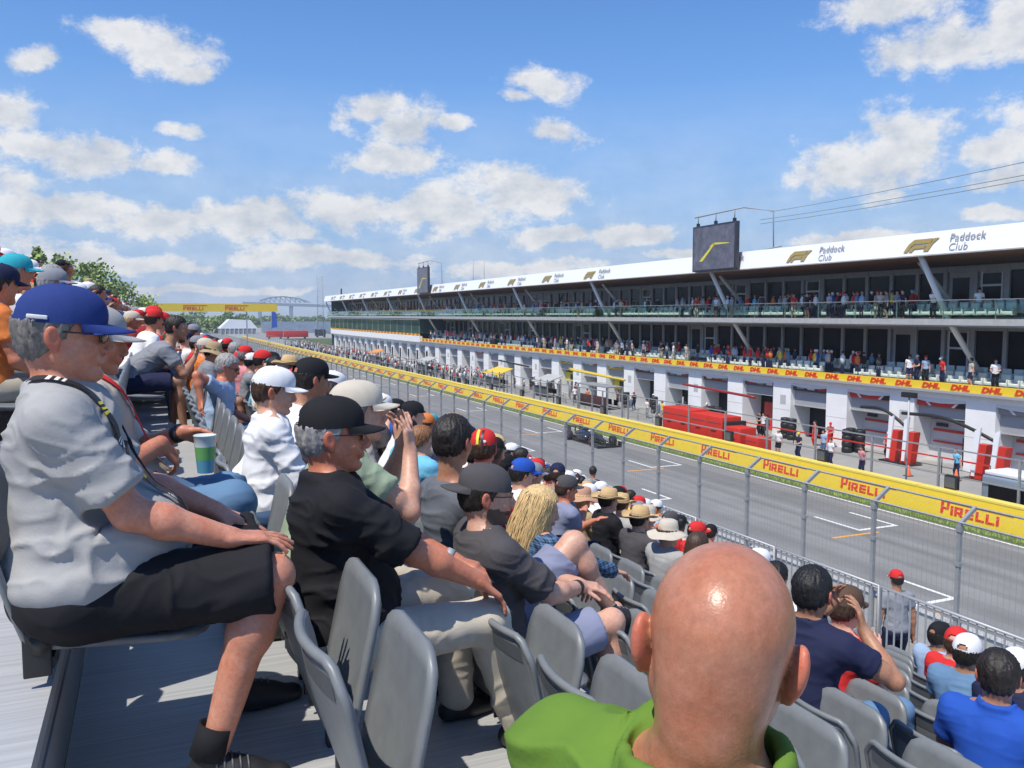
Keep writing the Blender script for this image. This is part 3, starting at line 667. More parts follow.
def vnoise(p, seed=0):
    p = np.asarray(p, float)+seed*17.3; i = np.floor(p).astype(np.int64); f = p-i; f = f*f*(3-2*f); out = 0
    for a in (0,1):
        for b in (0,1):
            for c in (0,1):
                hsh = ((i[:,0]+a)*73856093 ^ (i[:,1]+b)*19349663 ^ (i[:,2]+c)*83492791) & 0x7fffffff
                hsh = (hsh*1103515245+12345) & 0x7fffffff; r = ((hsh >> 8) & 0xffff)/65535.
                out = out+r*np.where(a, f[:,0], 1-f[:,0])*np.where(b, f[:,1], 1-f[:,1])*np.where(c, f[:,2], 1-f[:,2])
    return out
def vnormals(V, Fq):
    n = np.cross(V[Fq[:,2]]-V[Fq[:,0]], V[Fq[:,3]]-V[Fq[:,1]]); o = np.zeros_like(V)
    for a in range(4):
        for x in range(3): o[:,x] += np.bincount(Fq[:,a], n[:,x], len(V))
    return o/np.maximum(np.linalg.norm(o, axis=1), 1e-9)[:,None]
def folds(V, Fq, amp, freq=9, seed=0, ax=(1,1,3)):
    """cloth folds: warped ridged noise pushed along the normals"""
    n = vnormals(V, Fq); w = np.stack([vnoise(V*4, seed+k) for k in range(3)], 1)-.5
    q = V*np.array(ax)*freq/2+w*2.6; r = 1-np.abs(2*vnoise(q, seed+5)-1)*2; r2 = vnoise(V*freq*2.2+w*3, seed+9)-.5
    m = .35+1.3*np.clip(vnoise(V*5, seed+3)*1.6-.3, 0, 1)
    q3 = V*np.array((1.5,1.5,5))*freq*.55+w*5; r3 = 1-np.abs(2*vnoise(q3, seed+21)-1)*2.4; return V+n*((np.clip(r,-.2,1)**2*np.sign(r)*amp*m+np.clip(r3,0,1)**1.5*amp*.55*np.clip(m,0,1)+r2*amp*.3)[:,None])

# ---------------- materials for people
def skin(name, c, red=.25):
    m = bpy.data.materials.new('skin '+name); t = nt(m); N = t.nodes; L = t.links; b = N['Principled BSDF']
    tc = N.new('ShaderNodeTexCoord'); n = N.new('ShaderNodeTexNoise'); n.inputs['Scale'].default_value = 14; n.inputs['Detail'].default_value = 5; n.inputs['Roughness'].default_value = .7; L.new(tc.outputs['Object'], n.inputs['Vector'])
    r = N.new('ShaderNodeValToRGB'); L.new(n.outputs['Fac'], r.inputs[0]); r.color_ramp.elements[0].position = .33; r.color_ramp.elements[1].position = .67
    r.color_ramp.elements[0].color = (c[0]*1.06, c[1]*1.08, c[2]*1.1, 1); r.color_ramp.elements[1].color = (c[0]*.95, c[1]*(1-red*.75), c[2]*(1-red), 1); L.new(r.outputs[0], b.inputs['Base Color'])
    n5 = N.new('ShaderNodeTexNoise'); n5.inputs['Scale'].default_value = 85; n5.inputs['Detail'].default_value = 6; n5.inputs['Roughness'].default_value = .75; L.new(tc.outputs['Object'], n5.inputs['Vector'])
    m5 = N.new('ShaderNodeMapRange'); m5.inputs[1].default_value = .33; m5.inputs[2].default_value = .67; m5.inputs[3].default_value = .84; m5.inputs[4].default_value = 1.13; L.new(n5.outputs['Fac'], m5.inputs[0])
    x5 = N.new('ShaderNodeVectorMath'); x5.operation = 'SCALE'; L.new(r.outputs[0], x5.inputs[0]); L.new(m5.outputs[0], x5.inputs['Scale']); L.new(x5.outputs[0], b.inputs['Base Color'])
    b.inputs['Roughness'].default_value = .46; b.inputs['Specular IOR Level'].default_value = .42
    b.inputs['Subsurface Weight'].default_value = .12; b.inputs['Subsurface Radius'].default_value = (1,.3,.15); b.inputs['Subsurface Scale'].default_value = .008
    n3 = N.new('ShaderNodeTexNoise'); n3.inputs['Scale'].default_value = 260; n3.inputs['Detail'].default_value = 3; L.new(tc.outputs['Object'], n3.inputs['Vector'])
    bp = N.new('ShaderNodeBump'); bp.inputs['Strength'].default_value = .35; bp.inputs['Distance'].default_value = .0012; L.new(n3.outputs['Fac'], bp.inputs['Height']); L.new(bp.outputs[0], b.inputs['Normal']); return m
def _scalp():
    m = skin('scalp', (.45,.20,.12), .30); m.node_tree.nodes['Principled BSDF'].inputs['Roughness'].default_value = .33; return m
SK = {'fair': skin('fair', (.62,.36,.26)), 'pink': skin('pink', (.58,.27,.18), .35), 'tan': skin('tan', (.42,.215,.13)), 'red': skin('sunburnt', (.55,.22,.13), .3), 'olive': skin('olive', (.36,.19,.12)), 'brown': skin('brown', (.16,.08,.05))}
SK['scalp'] = _scalp()
CL = {}
def cloth(name, c, rough=.85, bump=.5):
    if name not in CL: CL[name] = mat('cloth '+name, c, rough, 0, .07, 9, bump, 130, .0015, spec=.25, detail=3)
    return CL[name]
COLS = {'white':(.78,.78,.80),'light grey':(.37,.365,.36),'grey':(.24,.25,.28),'charcoal':(.075,.07,.075),'black':(.014,.014,.017),'navy':(.018,.022,.06),'royal blue':(.02,.085,.42),'cap blue':(.022,.045,.19),'pale blue':(.32,.42,.58),
  'sky blue':(.16,.48,.68),'teal':(.03,.38,.46),'red':(.62,.03,.03),'dark red':(.22,.02,.02),'orange':(.70,.20,.05),'green':(.12,.22,.03),'sage':(.30,.37,.26),'dark green':(.03,.09,.04),'beige':(.52,.45,.37),'khaki':(.40,.36,.29),
  'denim':(.065,.12,.22),'faded denim':(.12,.22,.36),'lilac grey':(.23,.25,.36),'yellow':(.72,.55,.06),'straw':(.58,.40,.20),'tan':(.40,.30,.17),'pink':(.6,.25,.28),'brown':(.10,.06,.04),'stone':(.56,.50,.41)}
def C(n): return cloth(n, COLS[n])
HAIRC = {'dark':(.018,.013,.010),'brown':(.06,.032,.018),'grey':(.30,.29,.28),'salt':(.17,.155,.14),'blonde':(.62,.43,.20),'ginger':(.25,.11,.045),'black':(.010,.009,.009)}
def HM(n): return mat('hair '+n, HAIRC[n], .55, 0, .35, 90, .8, 160, .004, stretch=(1,1,.25))
M_shoe = mat('black shoe leather', (.02,.02,.022), .5); M_sole = mat('white sole', (.7,.7,.7), .6); M_lens = mat('dark lenses', (.01,.01,.012), .06, coat=.5); M_lip = mat('lips', (.42,.16,.13), .5)
M_tooth = mat('eye white', (.6,.58,.55), .3)
def rotm(yaw=0, pitch=0, roll=0):
    """head frame: x forward, y left, z up; pitch > 0 looks down"""
    cy, sy, cp, sp, cr, sr = math.cos(yaw), math.sin(yaw), math.cos(pitch), math.sin(pitch), math.cos(roll), math.sin(roll)
    Rz = np.array([[cy,-sy,0],[sy,cy,0],[0,0,1]]); Ry = np.array([[cp,0,sp],[0,1,0],[-sp,0,cp]]); Rx = np.array([[1,0,0],[0,cr,-sr],[0,sr,cr]]); return Rz@Ry@Rx

def add_head(v, HC, Rm, k=1.0, fine=True, jaw=1.0, nose=1.0, ear=1.0):
    T = lambda x, y, z: HC+Rm@np.array((x,y,z))*k
    E = lambda c, r, kk=.02, op='u', rot=None: v.ell(T(*c), [a*k for a in r], kk*k, Rm if rot is None else Rm@rot, op)
    Cp = lambda a, b, ra, rb, kk=.015, op='u', flat=None: v.cap(T(*a), T(*b), ra*k, rb*k, kk*k, flat if flat is None else (Rm@np.array(flat[0]), flat[1]), op)
    E((-.014,0,.028), (.098,.077,.088), .01); E((.022,0,-.028), (.070,.061,.082), .03)
    Cp((.0,.046*jaw,-.05), (.062,.016,-.098), .022*jaw, .017, .03); Cp((.0,-.046*jaw,-.05), (.062,-.016,-.098), .022*jaw, .017, .03); E((.074,0,-.099), (.022,.024,.019), .02)
    E((-.055,0,-.035), (.045,.058,.055), .03)
    if not fine:
        Cp((.088,0,.0), (.108,0,-.034), .010, .013, .012); 
        for s in (1,-1): E((-.012,s*.078,-.012), (.020,.010,.031), .006)
        return
    for s in (1,-1):
        E((.056,s*.036,-.034), (.026,.024,.026), .022)
        Cp((.085,s*.008,.020), (.070,s*.046,.019), .010, .009, .014)
        E((.093,s*.031,-.001), (.014,.017,.012), .012, 's')
        E((.0735,s*.031,-.002), (.0145,.0145,.0135), .003)
        E((.103,s*.012,-.038), (.012,.009,.009), .007)
        # ear: rim, lobe, hollow
        er = rotm(0, R(-12), 0); er = er@rotm(R(-18*s),0,R(-8*s)); E((-.014,s*(.083-.005*(1-ear)*10/1.5),-.010), (.021*ear,.011,.034*ear), .004, 'u', er); E((-.008,s*(.094-.005*(1-ear)*10/1.5),-.006), (.012*ear,.007,.021*ear), .004, 's', er); E((-.008,s*.080,-.038), (.010,.007,.011), .006)
        # fold from nose to mouth corner
        E((.092,s*.026,-.062), (.010,.010,.014), .012)
    Cp((.087,0,.012), (.109*1+.006*(nose-1),0,-.030), .0085, .0115*nose, .012)
    Cp((.084,.020,-.064), (.0925,0,-.0615), .0062, .0070, .009); Cp((.0925,0,-.0615), (.084,-.020,-.064), .0070, .0062, .009)
    Cp((.082,.016,-.073), (.0905,0,-.0735), .0062, .0075, .009); Cp((.0905,0,-.0735), (.082,-.016,-.073), .0075, .0062, .009)
    Cp((.088,.024,-.0675), (.1015,0,-.0675), .0014, .0020, .002, 's'); Cp((.1015,0,-.0675), (.088,-.024,-.0675), .0020, .0014, .002, 's')
    E((.095,0,-.0845), (.008,.018,.005), .012, 's')

def add_hand(v, W, d, n, s, sc=1.0, curl=(.25,.3,.35,.4), spread=.09, thumb=(.6,.35), fine=True):
    """wrist W, fingers point along d, back of the hand faces n, thumb on the side s (unit vectors)"""
    W = np.asarray(W, float); d = nrm(d); n = np.asarray(n, float); n = nrm(n-d*(n@d)); sd = np.cross(d, n); sd = sd if sd@np.asarray(s, float) > 0 else -sd
    P = lambda a, b, c: W+(d*a+sd*b+n*c)*sc
    if not fine:
        v.cap(P(.0,0,0), P(.085,0,0), .026*sc, .034*sc, .02, (n, 1.8)); v.cap(P(.09,0,0), P(.15,0,-.02), .030*sc, .020*sc, .02, (n,1.9)); v.cap(P(.03,.02,0), P(.085,.055,-.01), .014*sc, .011*sc, .01); return
    for b0, b1, r in ((-.020,-.033,.0145),(-.008,-.011,.015),(.006,.012,.015),(.017,.032,.0145)): v.cap(P(.0,b0,0), P(.085,b1,.002), r*1.1*sc, r*.92*sc, .012, (n,1.12))
    v.cap(P(.015,.018,-.006), P(.055,.028,-.006), .017*sc, .014*sc, .012)
    L = ((-.033,.032,.020,.018,.0078),(-.011,.042,.026,.021,.0088),(.012,.046,.029,.022,.0092),(.033,.041,.025,.021,.0090))   # little, ring, middle, index
    for i, (b, l1, l2, l3, r) in enumerate(L):
        cu = curl[3-i]; a = (b/.033)*spread; base = P(.086,b,.002); dd = nrm(d*math.cos(a)+sd*math.sin(a)); p = base; ang = cu*.9
        for j, (l, rr0, rr1) in enumerate(((l1, r*1.06, r*.97),(l2, r*.98, r*.9),(l3, r*.9, r*.74))):
            q = p+(dd*math.cos(ang)-n*math.sin(ang))*l*sc; v.cap(p, q, rr0*sc, rr1*sc, .0035); p = q; ang += cu*(1.0 if j == 0 else .7)
    a, b = thumb; p = P(.022,.026,-.004); d1 = nrm(d*math.cos(a)+sd*math.sin(a)-n*.25); q = p+d1*.042*sc; v.cap(p, q, .0135*sc, .0110*sc, .010)
    d2 = nrm(d*math.cos(a-b)+sd*math.sin(a-b)-n*.3); p = q; q = p+d2*.032*sc; v.cap(p, q, .0108*sc, .0098*sc, .004); p = q; q = p+nrm(d2*.95-n*.1)*.024*sc; v.cap(p, q, .0098*sc, .0076*sc, .004)

def ik(a, b, l1, l2, pole):
    a = np.asarray(a, float); b = np.asarray(b, float); ab = b-a; D_ = np.linalg.norm(ab); D2 = min(D_, (l1+l2)*.995); u = ab/D_; b = a+u*D2
    x = (l1*l1-l2*l2+D2*D2)/(2*D2); h = math.sqrt(max(l1*l1-x*x, 0)); p = np.asarray(pole, float); p = nrm(p-u*(p@u)); return a+u*x+p*h, b

HEADLOG = []
DEF = dict(h=.006, ch=.009, skin='fair', lean=6, twist=0, side=0, fat=1.0, belly=0, hip=(0,0,.54), head=(0,0,0), hoff=(0,0,0), hscale=1.0, hips=1.0, sc=1.0,
           handL=None, handR=None, poleL=(-.5,.6,-.6), poleR=(-.5,-.6,-.6), kneeL=None, kneeR=None, footL=(.50,.13,.0), footR=(.50,-.13,.0), stand=False,
           top='tee', topc='grey', bottom='shorts', botc='black', sleeve=.55, shoe='black', sock=None, hair='brown', hcut='short', hat=None, hatc='black', glasses=None, fine=True, fh=True, fold=.006, seed=0,
           nail=False, hdL={}, hdR={}, armL=True, armR=True)
def person_meshes(**kw):
    p = dict(DEF); p.update(kw); sc = p['sc']; h = p['h']; fat = p['fat']; J = {}
    H = np.array(p['hip'], float); ln = R(p['lean']); td = np.array((math.sin(ln), math.sin(R(p['side'])), math.cos(ln))); td = nrm(td)
    ty = nrm(np.array((math.sin(R(-p['twist'])), math.cos(R(p['twist'])), 0))); fy = np.cross(ty, td); fy = nrm(fy)      # ty: body left, fy: chest forward
    low = nrm(td*.8+np.array((0,0,.6)) if not p['stand'] else td)
    M = H+low*.20*sc; Cc = M+td*.18*sc; SH = Cc+td*.10*sc; N = SH+td*.075*sc-fy*.01
    Rm = rotm(R(p['head'][0]), R(p['head'][1]), R(p['head'][2])); hk = p['hscale']
    HC = N+np.array(p['hoff'])+nrm(td*.5+np.array((.12,0,.9)))*.115*sc+Rm@np.array((.012,0,.055))*hk
    sw = .175*sc*(.9+.1*fat)*p.get('sw', 1); S = {1: SH+ty*sw, -1: SH-ty*sw}; hipj = {1: H+np.array((0,.095,0))*sc, -1: H-np.array((0,.095,0))*sc}
    lo = []; hi = []
    arms = {}; legs = {}
    for s, nm in ((1,'L'),(-1,'R')):
        hd = p['hand'+nm]
        if hd is None: hd = (H[0]+.33, s*.13, H[2]+.10) if not p['stand'] else (H[0]+.03, s*.27, H[2]-.12)
        e, w = ik(S[s], hd, .285*sc, .255*sc, p['pole'+nm]); arms[s] = (S[s], e, w)
        kn = p['knee'+nm]; ft = np.array(p['foot'+nm], float)+np.array((0,0,.09))
        if kn is None:
            if p['stand']: kn, ft = ik(hipj[s], ft, .43*sc, .42*sc, (1,0,0))
            else: kn, ft = ik(hipj[s], ft, .44*sc, .42*sc, (1,0,1.2))
        legs[s] = (hipj[s], np.array(kn, float), ft)
    allp = [H, N, HC]+[q for a in arms.values() for q in a]+[q for a in legs.values() for q in a]
    lo = np.min(allp, 0)-np.array((.26,.24,.12)); hi = np.max(allp, 0)+np.array((.26,.24,.24)); lo[2] = max(lo[2], -.01) if min(p['footL'][2], p['footR'][2]) >= 0 else lo[2]
    fine = p['fine']; out = {}
    # ---- body: one continuous surface from soles to crown
    v = Vol(lo, hi, h)
    inn = .92
    v.ell(H+np.array((0,0,.02)), (.115*inn,.155*inn,.10*inn), .03); v.cap(H, M, .13*inn*fat, .125*inn*fat, .04, (fy,1.25)); v.cap(M, Cc, .125*inn*fat, .14*inn*fat, .04, (fy,1.3)); v.cap(S[1]*.75+S[-1]*.25, S[-1]*.75+S[1]*.25, .06, .06, .05)
    v.cap(N-td*.05, HC+Rm@np.array((-.022,0,-.06))*hk, .062*sc*(.85+.15*fat), .054*sc*(.85+.15*fat), .03)
    v.cap(N-td*.02, S[1], .042, .045, .04); v.cap(N-td*.02, S[-1], .042, .045, .04)
    add_head(v, HC, Rm, hk, fine, p.get('jaw', 1), p.get('nose', 1), p.get('ear', 1))
    if p.get('bald'): v.cap(HC+Rm@np.array((-.045,0,-.085))*hk, N-td*.02, .046, .062, .03)
    af = .75+.25*fat
    for s in (1,-1):
        a, e, w = arms[s]; fw = nrm(w-e); mid = e+(w-e)*.35
        v.cap(a, e, .050*sc*af, .041*sc*af, .02); v.cap(a+(e-a)*.25, a+(e-a)*.7, .052*sc*af, .047*sc*af, .02); v.cap(e, mid, .041*sc*af, .042*sc*af, .02)
        nm = 'LR'[s < 0]; hp = dict(d=fw, n=(0,0,1), s=(0,-s,0)); hp.update(p['hd'+nm]); sd = np.cross(nrm(hp['d']), nrm(hp['n'])); 
        v.cap(mid, w, .042*sc*af, .029*sc, .02, None); v.cap(w-fw*.03, w+nrm(hp['d'])*.02, .027*sc, .027*sc, .015, (hp['n'],1.25))
        if p['arm'+nm]: add_hand(v, w, hp['d'], hp['n'], hp['s'], sc*.98, fine=p['fh'], **{k: q for k, q in hp.items() if k in ('curl','spread','thumb')})
        a, kn, ft = legs[s]; sd = nrm(ft-kn)
        v.cap(a, kn, .078*sc*af, .057*sc*af, .03); v.cap(kn, kn+(ft-kn)*.30, .054*sc*af, .056*sc*af, .02); v.cap(kn+(ft-kn)*.28+np.array((-.012,0,0)), ft, .055*sc*af, .033*sc, .03); v.ell(kn+np.array((.012,0,.008)), (.05*sc,.05*sc,.05*sc), .02)
        td_ = np.array((math.cos(R(8*s)), math.sin(R(8*s)), 0)); fl = max(ft[2]-.05, lo[2]+.02); v.cap((ft[0]-.02,ft[1],ft[2]-.04), (ft[0]+.13*td_[0], ft[1]+.13*td_[1], ft[2]-.06), .032, .025, .02)
    V, Fq = v.nets(); out['body'] = (V, Fq)
    # ---- top
    if p['top']:
        v = Vol(lo, hi, p['ch']); hemz = H[2]-.02
        v.ell(H+np.array((0.0,0,.05)), (.150*fat,.182*fat*p['hips'],.125), .03); v.cap(H+low*.04, M, .148*fat, .145*fat, .05, (fy,1.22)); v.cap(M, Cc, .150*fat, .166*sc*fat**.5, .05, (fy,1.30)); v.cap(S[1]*.8+S[-1]*.2-td*.05, S[-1]*.8+S[1]*.2-td*.05, .096*sc, .096*sc, .05, (fy,1.12))
        if p['belly']: v.ell(H+low*.13+fy*.07*p['belly']+np.array((.02,0,0)), (.135*p['belly'],.165*p['belly']**.6,.145), .08)
        v.cap(N-td*.062-fy*.005, S[1]-td*.010, .056*sc, .062*sc, .06); v.cap(N-td*.062-fy*.005, S[-1]-td*.010, .056*sc, .062*sc, .06)
        long = p['sleeve'] > 1
        for s in (1,-1):
            a, e, w = arms[s]; t = min(p['sleeve'], 1); ed = nrm(e-a); loose = 1.0 if long else 1.12
            if p['top'] == 'tank': v.ell(a, (.055,.05,.06), .03); continue
            v.cap(a-td*.004, a+ed*.285*sc*t, .066*sc*af, (.060*sc*af*loose+.003), .03)
            if not long: v.cut(a+ed*(.285*sc*t-.006), ed, a+ed*.285*t-.13, a+ed*.285*t+.13) if False else None
            if long: fw = nrm(w-e); L = (p['sleeve']-1)*.255*sc; v.cap(e, e+fw*L, .056*sc*af, .043*sc*af, .03)
        if not long and p['top'] != 'tank':
            for s in (1,-1):       # cut the sleeve ends square and hollow them a little
                a, e, w = arms[s]; ed = nrm(e-a); c = a+ed*(.285*sc*min(p['sleeve'],1)); q = v.sub(c-.12, c+.12)
                if q is not None:
                    sl, (X, Y, Z) = q; pl = (X-c[0])*ed[0]+(Y-c[1])*ed[1]+(Z-c[2])*ed[2]; rr = np.sqrt(np.maximum((X-c[0])**2+(Y-c[1])**2+(Z-c[2])**2-pl**2, 0))
                    v.d[sl] = np.where((rr < .095) & (pl > -.03) & (pl < .075), np.maximum(v.d[sl], pl), v.d[sl])
        if p['top'] == 'polo':   # stand collar
            cr_ = .074*sc*(.8+.2*fat)*p.get('collar', 1); ct = nrm(td-fy*.12); cc = N-td*.016; v.cap(cc, cc+ct*.034, cr_+.012, cr_, .004); q = v.sub(cc-.12, cc+.14); sl, (X, Y, Z) = q; a_ = (X-cc[0])*ct[0]+(Y-cc[1])*ct[1]+(Z-cc[2])*ct[2]; rr = np.sqrt(np.maximum((X-cc[0])**2+(Y-cc[1])**2+(Z-cc[2])**2-a_**2, 0)); v.d[sl] = np.where((rr < .11) & (a_ > .0), np.maximum(v.d[sl], a_-.036), v.d[sl]); v.d[sl] = np.where((a_ > -.02), np.maximum(v.d[sl], (cr_-.010)-rr), v.d[sl])
        if p['top'] in ('tee','tank','polo','shirt'):
            pass
        V, Fq = v.nets(); 
        if p['fold']: V = folds(V, Fq, p['fold'], 8, p['seed'])
        out['shirt'] = (V, Fq)
    # ---- bottom
    if p['bottom']:
        v = Vol(lo, hi, p['ch']); v.ell(H+np.array((.0,0,-.0)), (.150*fat,.182*fat*p['hips'],.118), .03); v.cap(H+low*.02, H+low*.1, .145*fat, .14*fat, .03, (fy,1.15))
        for s in (1,-1):
            a, kn, ft = legs[s]; td2 = nrm(kn-a); long = p['bottom'] == 'trousers'; lw = 1.0 if long else 1.08
            if long:
                v.cap(a, kn, .098*sc*af, .074*sc*af, .03); sd = nrm(ft-kn); v.cap(kn, ft+np.array((0,0,.01)), .074*sc*af, .064*sc, .025); v.ell(kn+np.array((.01,0,.005)), (.07*af,.07*af,.07*af), .02)
            else:
                t = p.get('short', .86); v.cap(a, a+(kn-a)*t, .100*sc*af, .088*sc*af*lw, .03); c = a+(kn-a)*t; q = v.sub(c-.14, c+.14)
                sl, (X, Y, Z) = q; pl = (X-c[0])*td2[0]+(Y-c[1])*td2[1]+(Z-c[2])*td2[2]; v.d[sl] = np.where(pl > -.03, np.maximum(v.d[sl], pl), v.d[sl])
        V, Fq = v.nets()
        if p['fold']: V = folds(V, Fq, p['fold']*.9, 7, p['seed']+2, (2,1,2))
        out['trousers' if p['bottom'] == 'trousers' else 'shorts'] = (V, Fq)
    # ---- shoes
    out['shoe'] = []
    for s_ in (1,-1):
        ft = legs[s_][2]; g = ft[2]-.09; a8 = R(9*s_); dx = np.array((math.cos(a8), math.sin(a8), 0)); b = np.array((ft[0], ft[1], g)); up = np.array((0,0,1.))
        v = Vol(b-np.array((.14,.17,.02)), b+np.array((.26,.17,.18)), .007 if fine else p['ch']*.8)
        v.cap(b-dx*.035+up*.042, b+dx*.05+up*.040, .040, .041, .02); v.cap(b+dx*.05+up*.034, b+dx*.165+up*.024, .043, .036, .03, ((0,0,1),1.25)); v.cap(b+dx*.02+up*.06, b+dx*.10+up*.04, .034, .034, .03)
        v.cap(b+up*.05-dx*.012, b+up*.095-dx*.010, .040, .040, .02)
        X, Y, Z = np.meshgrid(*[a_.astype(np.float32) for a_ in v.ax], indexing='ij', sparse=True); v.d = np.maximum(v.d, g+.002-Z+0*X+0*Y).astype(np.float32)
        sole = Vol(b-np.array((.14,.17,.02)), b+np.array((.26,.17,.18)), .007) if False else None
        out['shoe'].append((v.nets(), g))
    out['J'] = dict(H=H, N=N, HC=HC, Rm=Rm, hk=hk, arms=arms, legs=legs, td=td, fy=fy, ty=ty, S=S)
    return out

# ---------------- things on the head (built in the head frame, then moved)
def hf(mesh, J):
    M4 = np.eye(4); M4[:3,:3] = J['Rm']*J['hk']; M4[:3,3] = J['HC']; return Matrix(M4.tolist())
def hair_np(cut='short', h=.006, seed=0, hatted=False):
    v = Vol((-.16,-.13,-.22), (.14,.13,.15), h); r = .012 if cut in ('short','crop') else .018
    if cut == 'fringe': r = .006
    v.ell((-.016,0,.028), (.098+r,.077+r,.088+r), .01); v.ell((-.052,0,-.028), (.050+r*.6,.060+r*.5,.060), .03)
    X, Y, Z = np.meshgrid(*[a.astype(np.float32) for a in v.ax], indexing='ij', sparse=True)
    low = -.085 if cut != 'crop' else -.07
    A = np.maximum(X-.016-.5*np.maximum(Z-.0,0), low-Z-.9*np.maximum(X+.03,0)+0*Y); A = np.maximum(A, (-.015-Z)*(X > -.005)-1*(X <= -.005))
    B = np.maximum(.058-Z, X-.088); v.d = np.maximum(v.d, np.minimum(A, B)).astype(np.float32)
    if hatted: v.d = np.maximum(v.d, Z-.036+0*X+0*Y).astype(np.float32)
    if cut == 'bun': v.ell((-.12,0,.05), (.035,.035,.035), .01)
    if cut in ('long','bob'):
        L = .20 if cut == 'bob' else .34
        for a in np.linspace(-2.35, 2.35, 19):
            x, y = -.018-.088*math.cos(a), .082*math.sin(a)
            if x > .03: continue
            v.cap((x,y,.0), (x-.008,y*1.06,-.10), .020, .022, .02); v.d.shape
    V, Fq = v.nets(1)
    n = vnormals(V, Fq); amp = .010 if cut in ('short','bob') else .005
    q = np.stack([np.arctan2(V[:,1], V[:,0]+.016)*9, V[:,2]*16, V[:,0]*10], 1); V = V+n*((vnoise(q*1.6, seed)-.5)*amp+(vnoise(V*180, seed)-.5)*.005)[:,None]
    return V, Fq
def cap_mesh(name, m, m2=None, back=False, gap=True, brim=.072, sc=1.0, flatb=0.0, under=None):
    b = MB(); NU, NVv = 48, 12; rx, ry, rz = .112, .090, .096; cx, cz = -.012, .034; out = []
    for k, e in enumerate((0, -.0035)):
        vs = []
        for j in range(NVv+1):
            th = j/NVv*PI/2
            for i in range(NU):
                a = 2*PI*i/NU; seam = min(abs(((a/(PI/3))+.0)%1-.0), abs(1-((a/(PI/3))%1))); dr = -.0016*math.exp(-(seam*16)**2)*math.cos(th)
                hgt = 1.0+(.06*math.exp(-((a if a < PI else a-2*PI)/1.0)**2))*math.sin(2*th)
                x = cx+(rx+e+dr)*math.cos(a)*math.cos(th)**.72*hgt; y = (ry+e+dr)*math.sin(a)*math.cos(th)**.72; z = cz+(rz+e)*math.sin(th)**.95
                z += -.010*math.cos(th)*(1-math.cos(a))*.5
                vs.append((x,y,z))
        fs = []
        for j in range(NVv):
            for i in range(NU):
                a = 2*PI*(i+.5)/NU; 
                if gap and j < 4 and abs(a-PI) < (.42 if j < 3 else .28) and j > 0: continue
                fs.append((j*NU+i, j*NU+(i+1)%NU, (j+1)*NU+(i+1)%NU, (j+1)*NU+i))
        b.add(vs, fs, m, True)
    b.blob((cx,0,cz+rz), (.007,.007,.005), m, 8, 5)
    mm = m2 or m; NB = 16
    vs = []
    for k in (0,1):
        for j in range(5):
            t = j/4
            for i in range(NB+1):
                u = -1+2*i/NB; a = u*.98; x0 = cx+rx*math.cos(a); y0 = ry*math.sin(a); ex = brim*math.sqrt(max(0,1-abs(u)**2.6))
                x = x0+ex*t; y = y0*(1-.06*t); z = cz+.003-.010*(1-math.cos(a))*.5-.020*(abs(y0/ry)**2)*t*(1-flatb)-.012*t+(.0 if k == 0 else -.0035); x -= .004*(1-t)
                vs.append((x,y,z))
    W = NB+1; fs = []
    for j in range(4):
        for i in range(NB): fs.append((j*W+i, j*W+i+1, (j+1)*W+i+1, (j+1)*W+i)); o = 5*W; fs.append((o+j*W+i, o+(j+1)*W+i, o+(j+1)*W+i+1, o+j*W+i+1))
    for i in range(NB): fs.append((4*W+i, 4*W+i+1, 9*W+i+1, 9*W+i))
    b.add(vs, fs, mm, True)
    if back: b.v = [(-x-2*.012+.0, -y, z) for x, y, z in b.v]
    o = b.build(name); me = o.data; bpy.data.objects.remove(o); return me
def hat_mesh(name, m, kind='straw', seed=0):
    r = random.Random(seed); b = MB()
    prof = {'straw': [(.0,.125),(.05,.128),(.075,.118),(.088,.07),(.092,.03),(.097,.026),(.13,.024),(.165,.030),(.178,.040),(.180,.044),(.178,.036),(.163,.025),(.13,.018),(.09,.018)],
            'bucket': [(.0,.115),(.05,.117),(.078,.108),(.088,.06),(.094,.018),(.098,.014),(.125,-.008),(.150,-.024),(.152,-.027),(.148,-.028),(.122,-.014),(.092,.008)],
            'floppy': [(.0,.118),(.05,.122),(.078,.110),(.090,.06),(.094,.028),(.10,.020),(.14,.004),(.185,-.022),(.188,-.026),(.183,-.027),(.138,-.003),(.093,.016)]}[kind]
    n = 36; vs = []
    for rr, z in prof:
        for k in range(n):
            a = 2*PI*k/n; wv = (rr-.09)*(.16*math.sin(2*a+seed)+.08*math.sin(5*a+seed*2)) if rr > .095 else 0; dent = -.018*math.exp(-(abs(math.sin(a))*3)**2) if (z > .11 and kind == 'straw') else 0
            vs.append((-.010+rr*1.06*math.cos(a), rr*.93*math.sin(a), z+wv+dent))
    fs = [(i*n+k, i*n+(k+1)%n, (i+1)*n+(k+1)%n, (i+1)*n+k) for i in range(len(prof)-1) for k in range(n)]
    b.add(vs, fs, m, True)
    if kind == 'straw': b.lathe([(.0905,.055),(.0945,.030)], (-.010,0,.002), C('tan'), 30, 1.07, .94)
    o = b.build(name); me = o.data; bpy.data.objects.remove(o); return me
